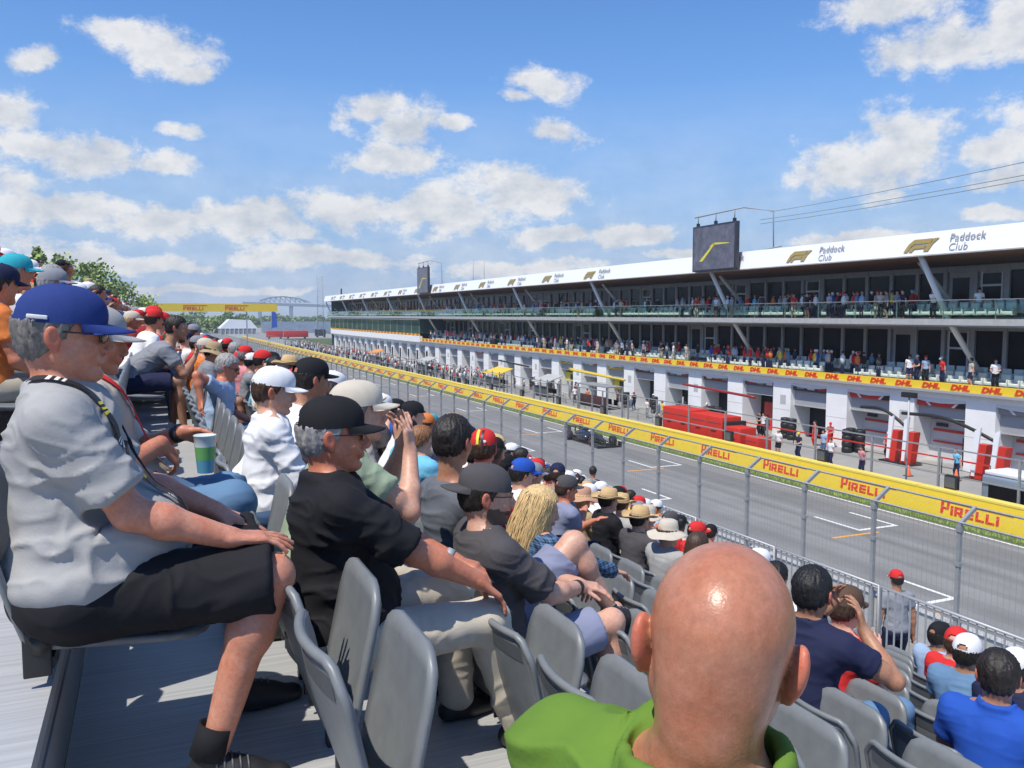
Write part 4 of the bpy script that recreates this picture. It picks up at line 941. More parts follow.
def glasses_mesh(name, m, mf, wrap=False):
    b = MB(); rt = lambda s: Matrix.Rotation(s*R(12), 3, 'Z')
    for s in (1,-1):
        b.blob((.097,s*.032,.0), (.004,.0275,.019 if not wrap else .016), m, 16, 8, rt(s)); b.tube([(.092,s*.056,.008),(.055,s*.077,.008),(.0,s*.084,.008),(-.018,s*.083,.0)], .0024, mf, 6)
        b.tube([(.100,s*.010,.014),(.101,s*.032,.019),(.093,s*.057,.013)], .0022, mf, 6)
    b.tube([(.102,-.010,.012),(.104,0,.014),(.102,.010,.012)], .0022, mf, 6)
    o = b.build(name); me = o.data; bpy.data.objects.remove(o); return me
_hc = {}
def headgear(kind, colr):
    key = (kind, colr)
    if key in _hc: return _hc[key]
    m = C(colr)
    if kind == 'cap': me = cap_mesh('cap', m)
    elif kind == 'backcap': me = cap_mesh('cap', m, back=True)
    elif kind in ('straw','bucket','floppy'): me = hat_mesh('hat', m, kind, len(_hc))
    _hc[key] = me; return me
_hair = {}
def hair_me(cut, colr, h=.007, hatted=False):
    key = (cut, colr, hatted)
    if key not in _hair: V, Fq = hair_np(cut, h, len(_hair), hatted); _hair[key] = np_mesh('hair', V, Fq, [HM(colr)])
    return _hair[key]
M_frame_b = mat('black plastic frame', (.012,.012,.014), .3)

def finish_person(o, pm, p, names=None):
    """o: the body object; adds clothing, hair, hat as children"""
    J = pm['J']; g = lambda k: p.get(k, DEF.get(k))
    ms = M_shoe if g('shoe') == 'black' else C(g('shoe'))
    for (V, Fq), gz in pm['shoe']:
        mi = (V[Fq].mean(1)[:,2] < gz+.022).astype(int); mesh_obj('shoe', np_mesh('shoe', V, Fq, [ms, M_shoe if g('shoe') == 'black' and not g('sole') else M_sole], mi), o)
        if g('fine') and J is not None:
            sx = V[:,0].max()-.17; sy = float(np.median(V[V[:,0] > V[:,0].max()-.09][:,1])); q = MB(); bt_ = BVHTree.FromPolygons([tuple(a) for a in V], [tuple(int(i) for i in f_) for f_ in Fq])
            for i in range(5):
                row_ = []
                for yy in (-.028,-.014,0,.014,.028):
                    hit = bt_.ray_cast(Vector((sx-.02+i*.020, sy+yy, gz+.3)), Vector((0,0,-1)))[0]
                    if hit is not None: row_.append(hit+Vector((0,0,.002)))
                if len(row_) > 2: q.tube(row_, .003, M_seatd if g('shoe') == 'black' else M_sole, 5)
            if q.v: q.build('laces', [c_ for c_ in o.children if c_.name.startswith('shoe')][-1])
    for nm in ('shirt','trousers','shorts'):
        if nm in pm:
            c = g('topc') if nm == 'shirt' else (g('botc') if nm in ('trousers','shorts') else None)
            m = C(c) if isinstance(c, str) else c
            mesh_obj(nm, np_mesh(nm, *pm[nm], [m]), o)
    M4 = hf(None, J)
    def put(nm, me, X=None):
        c = bpy.data.objects.new(nm, me); link(c, o); c.matrix_local = M4 @ (X or Matrix()); return c
    if g('hair') and g('hcut') != 'bald': put('hair', hair_me(g('hcut'), g('hair'), .006, bool(g('hat'))))
    if g('hat') in ('cap','backcap'): put('cap', headgear(g('hat'), g('hatc')), p.get('hatX'))
    elif g('hat'): put('hat', headgear(g('hat'), g('hatc')), p.get('hatX'))
    if g('glasses'): put('glasses', glasses_mesh('glasses', M_lens if g('glasses') == 'sun' else clear_glass('spectacle lens', (.9,.9,.9), .08), M_frame_b))
    return put
def hero(label, x, y, row, rz=0, **p):
    pm = person_meshes(**p); sk = SK[p.get('skin', 'fair')]; V, Fq = pm['body']
    mats = [sk, M_lip, HM('salt')]; J = pm['J']
    q = (V[Fq].mean(1)-J['HC'])@J['Rm']/J['hk']
    mi = np.zeros(len(Fq), int); SK['ear'] = SK.get('ear') or skin('ear', (.52,.17,.11), .3); mats.append(SK['ear']); mi[(np.abs(q[:,1]) > .081) & (q[:,2] > -.06) & (q[:,2] < .04) & (np.abs(q[:,0]+.014) < .045)] = 3; mi[(q[:,0] > .087) & (np.abs(q[:,1]) < .021) & (q[:,2] > -.081) & (q[:,2] < -.057)] = 1
    if p.get('beard'):
        st = mat('stubble', (.12,.075,.055), .7); mats.append(st); bd = (q[:,2] < -.045) & (q[:,2] > -.125) & (q[:,0] > -.005) & (np.abs(q[:,1]) < .08) & (mi == 0) & ((q[:,2] < -.055) | (q[:,0] < .05)); mi[bd] = 4
    o = bpy.data.objects.new('person', np_mesh('person', V, Fq, mats, mi)); COL.objects.link(o); o.location = (x, y, -1.25-.31*row+p.get('dz', 0)); o.rotation_euler.z = R(rz)
    tag(o, label, 'person', p.get('group', 'spectators in the grandstand')); put = finish_person(o, pm, p)
    q_ = o.matrix_basis @ Vector(J['HC']); HEADLOG.append((label, q_)); return o, pm, put
# ================================================================== GRANDSTAND
XR = lambda k: .74*k-.19
SD = lambda k: -1.25-.31*k
KU, KD, YA, YB = -13, 10, -5.0, 150.0
M_deck = mat('aluminium deck planks', (.47,.475,.48), .45, .2, var=.17, vscale=2.5, bump=.5, bscale=2.2, bdist=.004, stretch=(.4,26,1))
M_riser = mat('riser sheet', (.34,.35,.37), .5, .3)
gs = empty('grandstand', (0,0,0), label='stepped aluminium grandstand deck falling towards the track fence', cat='grandstand')
for k in range(KU, KD+2):
    x0 = XR(k)-.06; x1 = XR(k+1)-.063 if k <= KD else XR(k)+1.15
    MB().box(x0, x1, YA, YB, SD(k)-.045, SD(k), M_deck).box(x1-.05, x1-.004, YA, YB, SD(k)-.10, SD(k)-.0455, M_riser).build('deck', gs)
    MB().box(x0-.012, x0-.002, YA, YB, SD(k)+.003, SD(k-1)-.103, M_riser).build('riser', gs)
b = MB()
for y in range(int(YA), int(YB), 6):
    for k in range(KU, KD+1, 3): b.box(XR(k)-.05, XR(k)+.05, y, y+.1, GZ, SD(k)-.1, M_galv)
b.build('support_frame', gs)
MB().box(8.95, 10.5, YA, YB, -5.36, -5.30, M_deck).build('catwalk', label='lower metal catwalk in front of the guard rail', cat='catwalk')
# guard rail sections
gr = empty('guard_rail', (8.6, -4, SD(11)), label='galvanised guard rail section with upright pickets at the foot of the stand', cat='guard rail', group='guard rail sections along the foot of the stand')
q = MB(); q.tube([(0,0,0),(0,0,1.16),(0,1.96,1.16),(0,1.96,0)], .021, M_alu, 7); q.build('frame', gr)
q = MB(); q.box(-.012,.012,.03,1.93,.10,.13,M_alu)
for i in range(16): q.box(-.008, .008, .11+i*.115, .126+i*.115, .13, 1.15, M_alu)
q.build('pickets', gr)
for i in range(1, 60):
    c = copy_tree(gr); c.location.y = -4+2.0*i

# ---------------- seats
M_seat = mat('grey seat plastic', (.185,.197,.205), .42, var=.13, vscale=9, bump=.15, bscale=220, bdist=.001, spec=.5)
M_seatd = mat('dark grey and recess shade', (.10,.108,.115), .5)  # dark grey parts; on the backrest it paints in the grip's recess shade
def seat_meshes():
    # backrest: curved shell with a rolled top lip, local origin at the hip point on the deck
    NU, NV = 14, 12; W, H0, H1 = .225, .40, .84
    def pt(u, v, off):
        # u across -1..1, v up 0..1, off > 0 towards the back
        w = W*(1-.10*(1-v)**2)*(1-.06*max(0, v-.88)/.12); z = H0+(H1-H0)*v; r = max(0, abs(u)-.72)/.28; z -= (.055*r**2.2)*(1 if v > .5 else 0)*((v-.5)/.5)**3
        x = -.115-.125*v+.045*u*u*(.5+.5*v)-.012*math.sin(v*PI); return (x-off, u*w, z)
    b = MB(); vs = []; 
    for off in (0, .016):
        for j in range(NV+1):
            for i in range(NU+1): vs.append(pt(-1+2*i/NU, j/NV, off))
    n = (NU+1)*(NV+1); I = lambda s, i, j: s*n+j*(NU+1)+i; fs = []
    for j in range(NV):
        for i in range(NU): fs.append((I(0,i,j),I(0,i+1,j),I(0,i+1,j+1),I(0,i,j+1))); fs.append((I(1,i,j),I(1,i,j+1),I(1,i+1,j+1),I(1,i+1,j)))
    for i in range(NU): fs += [(I(0,i,NV),I(0,i+1,NV),I(1,i+1,NV),I(1,i,NV)), (I(0,i,0),I(1,i,0),I(1,i+1,0),I(0,i+1,0))]
    for j in range(NV): fs += [(I(0,0,j),I(0,0,j+1),I(1,0,j+1),I(1,0,j)), (I(0,NU,j),I(1,NU,j),I(1,NU,j+1),I(0,NU,j+1))]
    b.add(vs, fs, M_seat, True)
    # rolled lip along the top and down the sides of the rear
    path = [pt(-.985, v/10, .012) for v in range(0, 11)]+[pt(-.985+1.97*i/16, 1.0, .012) for i in range(1, 16)]+[pt(.985, 1-v/10, .012) for v in range(0, 11)]
    path = [(x, y, z-.005) for x, y, z in path]; rs = [.008]*7+[.009,.010,.011,.012]+[.0125]*15+[.012,.011,.010,.009]+[.008]*7
    b.tube(path, rs, M_seat, 8)
    # flat hand grip band, the shade of a recess painted in dark grey
    vs = [pt(-.8+1.6*i/8, vv, .0178) for vv in (.80, .915) for i in range(9)]; b.add(vs, [(i, i+1, 10+i, 9+i) for i in range(8)], M_seatd, True)
    back = b.build('backrest'); mb = back.data; bpy.data.objects.remove(back)
    def pan(up):
        b = MB(); a0 = R(78) if up else R(-4); hx, hz = -.085, .425; ca, sa = math.cos(a0), math.sin(a0); vs = []
        N1, N2 = 8, 10
        for off in (0, -.030):
            for j in range(N1+1):
                for i in range(N2+1):
                    t = j/N1; u = -1+2*i/N2; L = .41*t; w = .205*(1-.12*max(0,t-.8)/.2*abs(u)); L -= .035*max(0,abs(u)-.7)/.3*(1 if t > .7 else 0)*((t-.7)/.3)
                    h = off-.012*math.sin(t*PI)*(1-u*u)+(.012 if off < 0 and (t > .97 or abs(u) > .97) else 0)
                    vs.append((hx+L*ca-h*sa, u*w, hz+L*sa+h*ca))
        n = (N1+1)*(N2+1); I = lambda s, i, j: s*n+j*(N2+1)+i; fs = []
        for j in range(N1):
            for i in range(N2): fs.append((I(0,i,j),I(0,i+1,j),I(0,i+1,j+1),I(0,i,j+1))); fs.append((I(1,i,j),I(1,i,j+1),I(1,i+1,j+1),I(1,i+1,j)))
        for i in range(N2): fs += [(I(0,i,N1),I(0,i+1,N1),I(1,i+1,N1),I(1,i,N1)), (I(0,i,0),I(1,i,0),I(1,i+1,0),I(0,i+1,0))]
        for j in range(N1): fs += [(I(0,0,j),I(0,0,j+1),I(1,0,j+1),I(1,0,j)), (I(0,N2,j),I(1,N2,j),I(1,N2,j+1),I(0,N2,j+1))]
        b.add(vs, fs, M_seat, True); o = b.build('seat_pan'); m = o.data; bpy.data.objects.remove(o); return m
    b = MB()
    for s in (-1, 1):
        b.box(-.125, -.06, s*.205-.006, s*.205+.006, .34, .46, M_blk, .004); b.tube([(-.085,s*.214,.425),(-.085,s*.20,.425)], .028, M_blk, 10)
    b.box(-.10, -.055, -.20, .20, .355, .385, M_blk); b.box(-.11,-.07,-.02,.02,.02,.36,M_blk); o = b.build('bracket'); mk = o.data; bpy.data.objects.remove(o)
    return mb, pan(True), pan(False), mk
SB, SPU, SPD, SBK = seat_meshes()

# ---------------- who sits where (row, position along the row)
def solve(row, hx, hz, **p):
    """lean the torso until the head is hx ahead of the hip, then fit the height"""
    q = dict(DEF); q.update(p); a, b = -12., 62.
    def hc(lean, hip, hoff=(0,0,0)):
        ln = R(lean); td = nrm((math.sin(ln), math.sin(R(q['side'])), math.cos(ln))); sc = q['sc']; ty = nrm((math.sin(R(-q['twist'])), math.cos(R(q['twist'])), 0)); fy = nrm(np.cross(ty, td)); low = nrm(td*.8+np.array((0,0,.6)))
        N = np.array(hip)+low*.20*sc+td*.355*sc-fy*.01; Rm = rotm(R(q['head'][0]), R(q['head'][1]), R(q['head'][2])); return N+np.array(hoff)+nrm(td*.5+np.array((.12,0,.9)))*.115*sc+Rm@np.array((.012,0,.055))*q['hscale']
    for _ in range(30):
        m = (a+b)/2
        if hc(m, q['hip'])[0] < hx: a = m
        else: b = m
    p['lean'] = m; dz = hz-hc(m, q['hip'])[2]; d1 = max(-.04, min(.03, dz)); p['hoff'] = (0, 0, d1); h_ = q['hip']; p['hip'] = (h_[0], h_[1], h_[2]+max(-.085, min(.05, dz-d1))); return p
occ = {}
LIST = []
def seat_person(label, row, y, hx, hz, rz=0, **p):
    occ.setdefault(row, []).append(y)
    p = solve(row, hx, hz, **p); o, pm, put = hero(label, XR(row), y, row, rz, **p); return o, pm, put
from mathutils.bvhtree import BVHTree
def bvh_of(o): me = o.data; return BVHTree.FromPolygons([v.co for v in me.vertices], [list(q.vertices) for q in me.polygons])
def child(o, nm): return [c for c in o.children if c.name.split('.')[0] == nm][0]
def ribbon(parent, surf, pts, width, m, name, off=.004, m2=None, n=60):
    """a strap laid on the surface of the clothes"""
    t = bvh_of(surf); P = []; pts = [Vector(p) for p in pts]; seg = [(b-a).length for a, b in zip(pts, pts[1:])]; tot = sum(seg)
    for i in range(n+1):
        d = tot*i/n; j = 0
        while j < len(seg)-1 and d > seg[j]: d -= seg[j]; j += 1
        p = pts[j].lerp(pts[j+1], d/seg[j]); loc, nor, _, _ = t.find_nearest(p); P.append((loc+nor*off, nor))
    for _ in range(4): P = [P[0]]+[((P[i-1][0]+P[i][0]*2+P[i+1][0])/4+P[i][1]*.0012, (P[i-1][1]+P[i][1]*2+P[i+1][1]).normalized()) for i in range(1, n)]+[P[n]]
    vs = []; b = MB()
    for i, (p, nr_) in enumerate(P):
        d = (P[min(i+1,n)][0]-P[max(i-1,0)][0]).normalized(); s = d.cross(nr_).normalized()*width/2
        for sgn in (-1, 1):
            for hh in (0, .0018): vs.append(p+s*sgn+nr_*hh)
    fs = []
    for i in range(n):
        a = 4*i; c = a+4; fs += [(a+1,a+3,c+3,c+1),(a,c,c+2,a+2),(a,a+1,c+1,c),(a+2,c+2,c+3,a+3)]
    b.add(vs, fs, m, False); o = b.build(name, parent)
    if m2:
        o.data.materials.append(m2[0]); o.data.materials.append(m2[1]); r = random.Random(3); st = False
        for i in range(n):
            k = (i//7) % 4
            if k in (1, 3) and i % 7 in (1,3,5): o.data.polygons[4*i].material_index = 1 if k == 1 else 2
    return o
def ring(parent, c, d, r, w, m, name):
    d = Vector(d).normalized(); b = MB(); u = d.orthogonal().normalized(); v = d.cross(u); n = 20
    vs = []
    for ss, rr in ((-w/2,r-.002),(-w/2,r+.003),(w/2,r+.003),(w/2,r-.002)):
        for k in range(n): a = 2*PI*k/n; vs.append(Vector(c)+d*ss+(u*math.cos(a)+v*math.sin(a))*rr)
    fs = [(j*n+k, j*n+(k+1)%n, ((j+1)%4)*n+(k+1)%n, ((j+1)%4)*n+k) for j in range(4) for k in range(n)]
    b.add(vs, fs, m, True); return b.build(name, parent)

M_y3 = mat('yellow print', (.75,.65,.05), .6); M_w3 = mat('white print', (.75,.75,.75), .6)
# 1 big man in the blue cap
o, pm, put = seat_person('big man in pale grey T-shirt, blue cap and black shorts at the left edge', 0, 2.50, -.01, 1.20, skin='pink', hat='cap', hatc='cap blue', short=1.02, hatX=Matrix.Rotation(R(2),4,'Y'), hair='salt', glasses='sun', topc='light grey', fat=1.16, belly=1.28, botc='black', head=(-4,4,0), handR=(.37,-.19,.665), handL=(.36,.17,.66), kneeR=(.47,-.20,.55), kneeL=(.46,.17,.54), footR=(.31,-.22,0), footL=(.42,.22,0), sleeve=.78, h=.0048, ch=.007, fold=.010, nose=1.15, jaw=1.1,
  hdR=dict(d=(.95,.12,-.12), n=(.15,0,1), curl=(.10,.15,.22,.28), spread=.22, thumb=(.75,.3)), poleR=(-.55,-.15,-.9), hips=1.1)
sh = child(o, 'shirt'); J = pm['J']; N_ = J['N']
MATS['cloth royal blue'] if False else None
ribbon(o, sh, [(N_[0]-.06,-.05,N_[2]+.02),(N_[0]+.02,-.085,N_[2]-.02),(N_[0]+.14,-.09,N_[2]-.14),(.26,-.05,.86),(.31,-.01,.72)], .022, M_blk, 'lanyard', .004, (M_w3, M_y3), 80)
ribbon(o, sh, [(N_[0]-.06,.05,N_[2]+.02),(N_[0]+.02,.085,N_[2]-.02),(N_[0]+.14,.08,N_[2]-.14),(.26,.03,.86),(.31,-.01,.72)], .022, M_blk, 'lanyard', .004, (M_w3, M_y3), 80)
for s in (1,-1):
    L = J['legs'][s]; dd_ = nrm(L[1]-L[2]); ring(o, L[2]+np.array((-.004,0,.035))+dd_*.012, dd_, .043, .085, C('black'), 'sock')
cp = child(o, 'cap'); q = MB(); q.box(-.075,-.028,-.0925,-.0865,.036,.046,M_w3,.002); q.build('cap_label', cp); q = MB(); q.tube([(-.060,-.078,.040),(-.095,-.05,.040),(-.116,-.015,.041),(-.116,.015,.041),(-.095,.05,.040)], .007, C('grey'), 6); q.build('cap_strap', cp)
# 2 man in beige behind him
o, pm, put = seat_person('man in beige shirt and blue jeans with red lanyard holding a cup and a programme', 0, 3.45, .01, 1.16, skin='red', hat='cap', hatc='light grey', hair='salt', topc='beige', bottom='trousers', botc='faded denim', fat=1.15, belly=1.1, head=(0,10,0), handR=(.22,-.10,.78), handL=(.30,.04,.80), kneeR=(.46,-.16,.55), kneeL=(.46,.14,.53), hdL=dict(d=(.9,.1,-.35), n=(.3,.7,.6), curl=(.7,.7,.7,.7), thumb=(.9,.5)), hdR=dict(d=(.55,.3,-.7), n=(.7,-.3,.6), curl=(.5,.6,.7,.7)), sleeve=.9, h=.006, ch=.009, fold=.009)
J = pm['J']; N_ = J['N']
ribbon(o, child(o,'shirt'), [(N_[0]-.04,-.05,N_[2]),(N_[0]+.08,-.09,N_[2]-.06),(.24,-.06,.92),(.31,-.02,.80)], .020, C('red'), 'lanyard')
e, w = J['arms'][1][1:]; ring(o, w-nrm(w-e)*.02, nrm(w-e), .032, .03, M_blk, 'watch')
hx_ = XR(0); 
cup = empty('drink_cup', (hx_+.375, 3.38, SD(0)+.725), label='clear plastic cup printed blue and green held by the man in beige', cat='cup')
M_cup = mat('printed cup', (.10,.30,.42), .25); M_cupg = mat('cup green print', (.14,.38,.12), .3)
MB().lathe([(.030,-.07),(.034,-.02)], (0,0,0), M_cup, 18).lathe([(.0342,-.0199),(.038,.03)], (0,0,0), M_cupg, 18).lathe([(.0382,.0301),(.041,.07),(.043,.072),(.041,.074),(.037,.03)], (0,0,0), mat('clear cup', (.6,.66,.66), .15), 18).build('wall', cup)
MB().lathe([(0,-.069),(.030,-.069)], (0,0,0), M_cup, 18).build('base', cup)
pr = MB(); pr.poly([(hx_+.17,3.16,SD(0)+.62),(hx_+.17,3.40,SD(0)+.70),(hx_+.33,3.40,SD(0)+.60),(hx_+.33,3.16,SD(0)+.52)], (.004,0,.008), M_w3)
for i in range(4): pr.poly([(hx_+.185+i*.03,3.18,SD(0)+.6235-i*.0188),(hx_+.185+i*.03,3.34,SD(0)+.677-i*.0188),(hx_+.20+i*.03,3.34,SD(0)+.668-i*.0188),(hx_+.20+i*.03,3.18,SD(0)+.614-i*.0188)], (.004,0,.011), (C('navy'), C('faded denim'))[i%2])
pr.build('folded_programme', label='folded printed programme resting on the lap of the man in beige', cat='programme')
# 3 grey tee, elbows on the knees
o, pm, put = seat_person('dark haired man in grey T-shirt and navy shorts leaning elbows on knees', 0, 9.4, .47, 1.12, skin='tan', hair='dark', topc='grey', botc='navy', shoe='white', head=(-10,5,0), handR=(.62,-.05,.80), handL=(.62,.04,.80), kneeR=(.47,-.17,.58), kneeL=(.46,.17,.58), poleR=(.2,-.5,-.9), poleL=(.2,.5,-.9), footR=(.50,-.15,0), footL=(.40,.2,0), hdR=dict(d=(.3,.4,.8), n=(.8,-.2,.1)), hdL=dict(d=(.3,-.4,.8), n=(.8,.2,.1)), h=.008, ch=.010, fold=.008)
# 4 older man in black
o, pm, put = seat_person('older man in black T-shirt and black cap with khaki trousers, hand on knee', 1, 2.80, .005, 1.165, skin='red', hat='cap', hatc='black', hair='grey', glasses='sun', topc='black', bottom='trousers', botc='stone', head=(-10,2,0), handR=(.52,-.19,.62), handL=(.44,.0,.68), kneeR=(.50,-.12,.50), kneeL=(.48,.16,.56), footR=(.64,-.08,.0), footL=(.50,.2,.0), sleeve=.88, fat=1.08, belly=.9, h=.0048, ch=.007, fold=.011, nose=1.3,
  hdR=dict(d=(.75,.05,-.65), n=(.65,0,.75), curl=(.18,.22,.28,.35), spread=.15, thumb=(.5,.3)), poleR=(-.5,-.7,-.35), hdL=dict(d=(.8,-.5,-.25), n=(.2,0,1), curl=(.4,.4,.5,.5)))
J = pm['J']; e, w = J['arms'][1][1:]; ring(o, w-nrm(w-e)*.02, nrm(w-e), .032, .025, M_alu, 'watch')
# 5 beige cap, hands to the face
o, pm, put = seat_person('man in sage green shirt and cream cap holding both hands up to his face', 1, 3.38, .22, 1.17, skin='fair', hat='cap', hatc='stone', hair='salt', topc='sage', bottom='trousers', botc='stone', head=(-4,0,0), handR=(.42,-.06,1.0), handL=(.43,.09,1.0), poleR=(.1,-.5,-1), poleL=(.1,.5,-1), hdR=dict(d=(-.05,.15,1), n=(.75,-.6,0), curl=(.15,.2,.25,.3), spread=.3, s=(0,.5,0)), hdL=dict(d=(-.1,-.1,1), n=(.8,.5,0), curl=(.2,.2,.3,.3), spread=.3), h=.0048, ch=.009, fold=.008)
# 6 youth in white
o, pm, put = seat_person('youth in white shirt and white cap with brown hair, in profile', 1, 4.62, .06, 1.16, skin='fair', hat='cap', hatc='white', hair='brown', topc='white', bottom='trousers', botc='denim', head=(-8,10,0), sc=.95, sleeve=1.6, h=.006, ch=.009, fold=.010)
# 7 black cap beyond
o, pm, put = seat_person('man in white shirt and black cap just beyond the youth in white', 1, 5.1, .34, 1.18, skin='tan', hat='cap', hatc='black', hair='dark', topc='white', bottom='shorts', botc='khaki', head=(15,5,0), h=.008, ch=.010)
# 8 grey haired woman
o, pm, put = seat_person('grey haired woman in pale blue T-shirt resting an arm over the seat', 1, 8.23, .12, 1.07, skin='red', hair='grey', hcut='short', glasses='sun', topc='pale blue', bottom='trousers', botc='denim', head=(-15,18,0), twist=-20, handR=(-.14,-.34,.80), poleR=(-.8,-.8,0), hdR=dict(d=(-.1,-.5,-.8), n=(-.8,-.5,0)), sc=.93, h=.007, ch=.010, sleeve=.6)
# 9 bucket hat
o, pm, put = seat_person('man in grey T-shirt and olive bucket hat seated behind the grey haired woman', 1, 10.9, .18, 1.12, skin='tan', hat='bucket', hatc='tan', hair='dark', topc='grey', botc='navy', head=(-15,12,0), h=.010, ch=.012)
o, pm, put = seat_person('man in orange T-shirt and pale cap beyond the bucket hat', 1, 12.2, .16, 1.12, skin='fair', hat='cap', hatc='stone', hair='grey', topc='orange', botc='khaki', head=(-15,8,0), h=.010, ch=.012)
o, pm, put = seat_person('man in bright red T-shirt and grey cap beyond the orange shirt', 1, 13.3, .12, 1.12, skin='tan', hat='cap', hatc='grey', hair='dark', topc='red', botc='navy', head=(-15,8,0), h=.012, ch=.013)
# row 2
o, pm, put = seat_person('young man in charcoal T-shirt, black cap worn backwards, glasses and lilac shorts', 2, 3.2, -.03, 1.11, skin='fair', hat='backcap', hatc='charcoal', hair='dark', beard=1, glasses='clear', topc='charcoal', botc='lilac grey', head=(-14,6,0), twist=0, handR=(.38,-.03,.70), handL=(.40,.02,.70), kneeR=(.50,-.10,.55), kneeL=(.44,.14,.84), footL=(.64,.14,.42), footR=(.55,-.10,0), poleR=(-.4,-.7,-.4), hdR=dict(d=(.7,.6,-.2), n=(0,-.2,1), curl=(.6,.7,.8,.8)), h=.0048, ch=.007, fold=.008, sleeve=.85)
J = pm['J']; e, w = J['arms'][-1][1:]; ring(o, w-nrm(w-e)*.02, nrm(w-e), .031, .028, M_blk, 'watch')
o, pm, put = seat_person('dark haired man in slate grey T-shirt in front of the red capped fan', 2, 3.74, .02, 1.28, skin='tan', hair='dark', topc='charcoal', bottom='trousers', botc='denim', head=(28,5,0), rz=10, h=.006, ch=.009, fold=.008)
MATS['cloth slate'] = None; del MATS['cloth slate']; child(o, 'shirt').data.materials[0] = mat('cloth slate', (.12,.13,.15), .85, 0, .07, 9, .5, 130, .0015, spec=.25)
# row 3
o, pm, put = seat_person('fan in red team shirt and red cap with a yellow stripe, seen from behind', 3, 5.2, .0, 1.30, skin='red', hat='cap', hatc='red', hair='brown', topc='red', bottom='trousers', botc='denim', head=(42,3,0), rz=15, h=.006, ch=.009, fold=.007)
J = pm['J']; cp = child(o, 'cap'); r_ = MB()
for ya, m_ in ((.018, M_y3), (-.012, M_blk)):
    vs = []
    for i in range(15):
        th = .12+1.40*i/14
        for dy in (-.009, .009): vs.append((-.012-.1145*math.cos(th)**.72, ya+dy, .020+.1065*math.sin(th)**.95))
    r_.add(vs, [(2*i, 2*i+1, 2*i+3, 2*i+2) for i in range(14)], m_, True)
r_.blob((-.1165,-.028,.052), (.003,.014,.011), M_w3, 10, 6); r_.build('cap_stripe', cp)
o, pm, put = seat_person('young woman with long blonde hair in a blue plaid shirt', 3, 4.29, -.02, 1.09, skin='fair', hair='blonde', hcut='long', topc='navy', bottom='shorts', botc='denim', head=(-20,14,0), sc=.92, h=.006, ch=.009, sleeve=1.9, handR=(.45,-.08,.68))
blonde = o, pm
# row 1 bald
o, pm, put = seat_person('bald sunburnt man in bright green polo shirt, back of head to the viewer', 1, .77, .06, 1.15, rz=22, sw=1.18, skin='scalp', ear=1.0, collar=1.22, hair=None, hcut='bald', top='polo', topc='green', bottom='trousers', botc='denim', head=(30,4,7), fat=1.26, h=.0035, ch=.0055, fold=.010, hscale=1.05, hip=(0,0,.575), bald=True)
# lower rows
o, pm, put = seat_person('dark haired man in navy polo shirt raising both hands to his face', 4, 3.01, .08, 1.19, rz=15, skin='tan', hair='black', top='polo', topc='navy', bottom='trousers', botc='faded denim', head=(12,6,0), handR=(.27,-.15,1.0), handL=(.32,.08,1.03), poleR=(.5,-.6,-.6), poleL=(.2,.6,-.9), hdR=dict(d=(0,.3,1), n=(.4,-.9,0)), hdL=dict(d=(0,-.3,1), n=(.5,.8,0)), h=.006, ch=.009)
o, pm, put = seat_person('fan in red shirt and dark cap beyond the man in navy polo', 5, 3.6, .12, 1.12, skin='fair', hat='cap', hatc='brown', hair='brown', topc='red', bottom='trousers', botc='faded denim', head=(10,8,0), h=.007, ch=.010, handR=(.30,-.05,.85))
o, pm, put = seat_person('dark haired man in royal blue polo at the bottom right corner', 5, 2.58, .07, 1.02, rz=25, skin='tan', hair='dark', top='polo', topc='royal blue', bottom='trousers', botc='denim', head=(12,6,0), h=.006, ch=.009)
o, pm, put = seat_person('man in denim blue shirt and white cap, upper of the two white caps at right', 7, 3.9, .05, 1.14, rz=15, skin='tan', hat='cap', hatc='white', hair='dark', topc='denim', bottom='trousers', botc='khaki', head=(5,6,0), h=.008, ch=.010, fat=1.1)
child(o, 'shirt').data.materials[0] = C('faded denim')
o, pm, put = seat_person('man in white cap cut by the right edge of the view', 7, 3.55, .05, 1.17, rz=15, skin='tan', hat='cap', hatc='white', hair='dark', topc='navy', bottom='trousers', botc='khaki', head=(15,6,0), h=.010, ch=.012)
o, pm, put = seat_person('man in pale blue shirt and black cap in the front rows by the guard rail', 9, 5.35, .05, 1.12, rz=0, skin='tan', hat='cap', hatc='black', hair='dark', topc='pale blue', bottom='trousers', botc='navy', head=(0,6,0), h=.010, ch=.012)
o, pm, put = seat_person('fan in red cap half hidden by the denim blue shirt', 8, 4.62, .1, 1.06, skin='fair', hat='cap', hatc='red', hair='brown', topc='red', bottom='trousers', botc='denim', head=(20,10,0), h=.010, ch=.012)
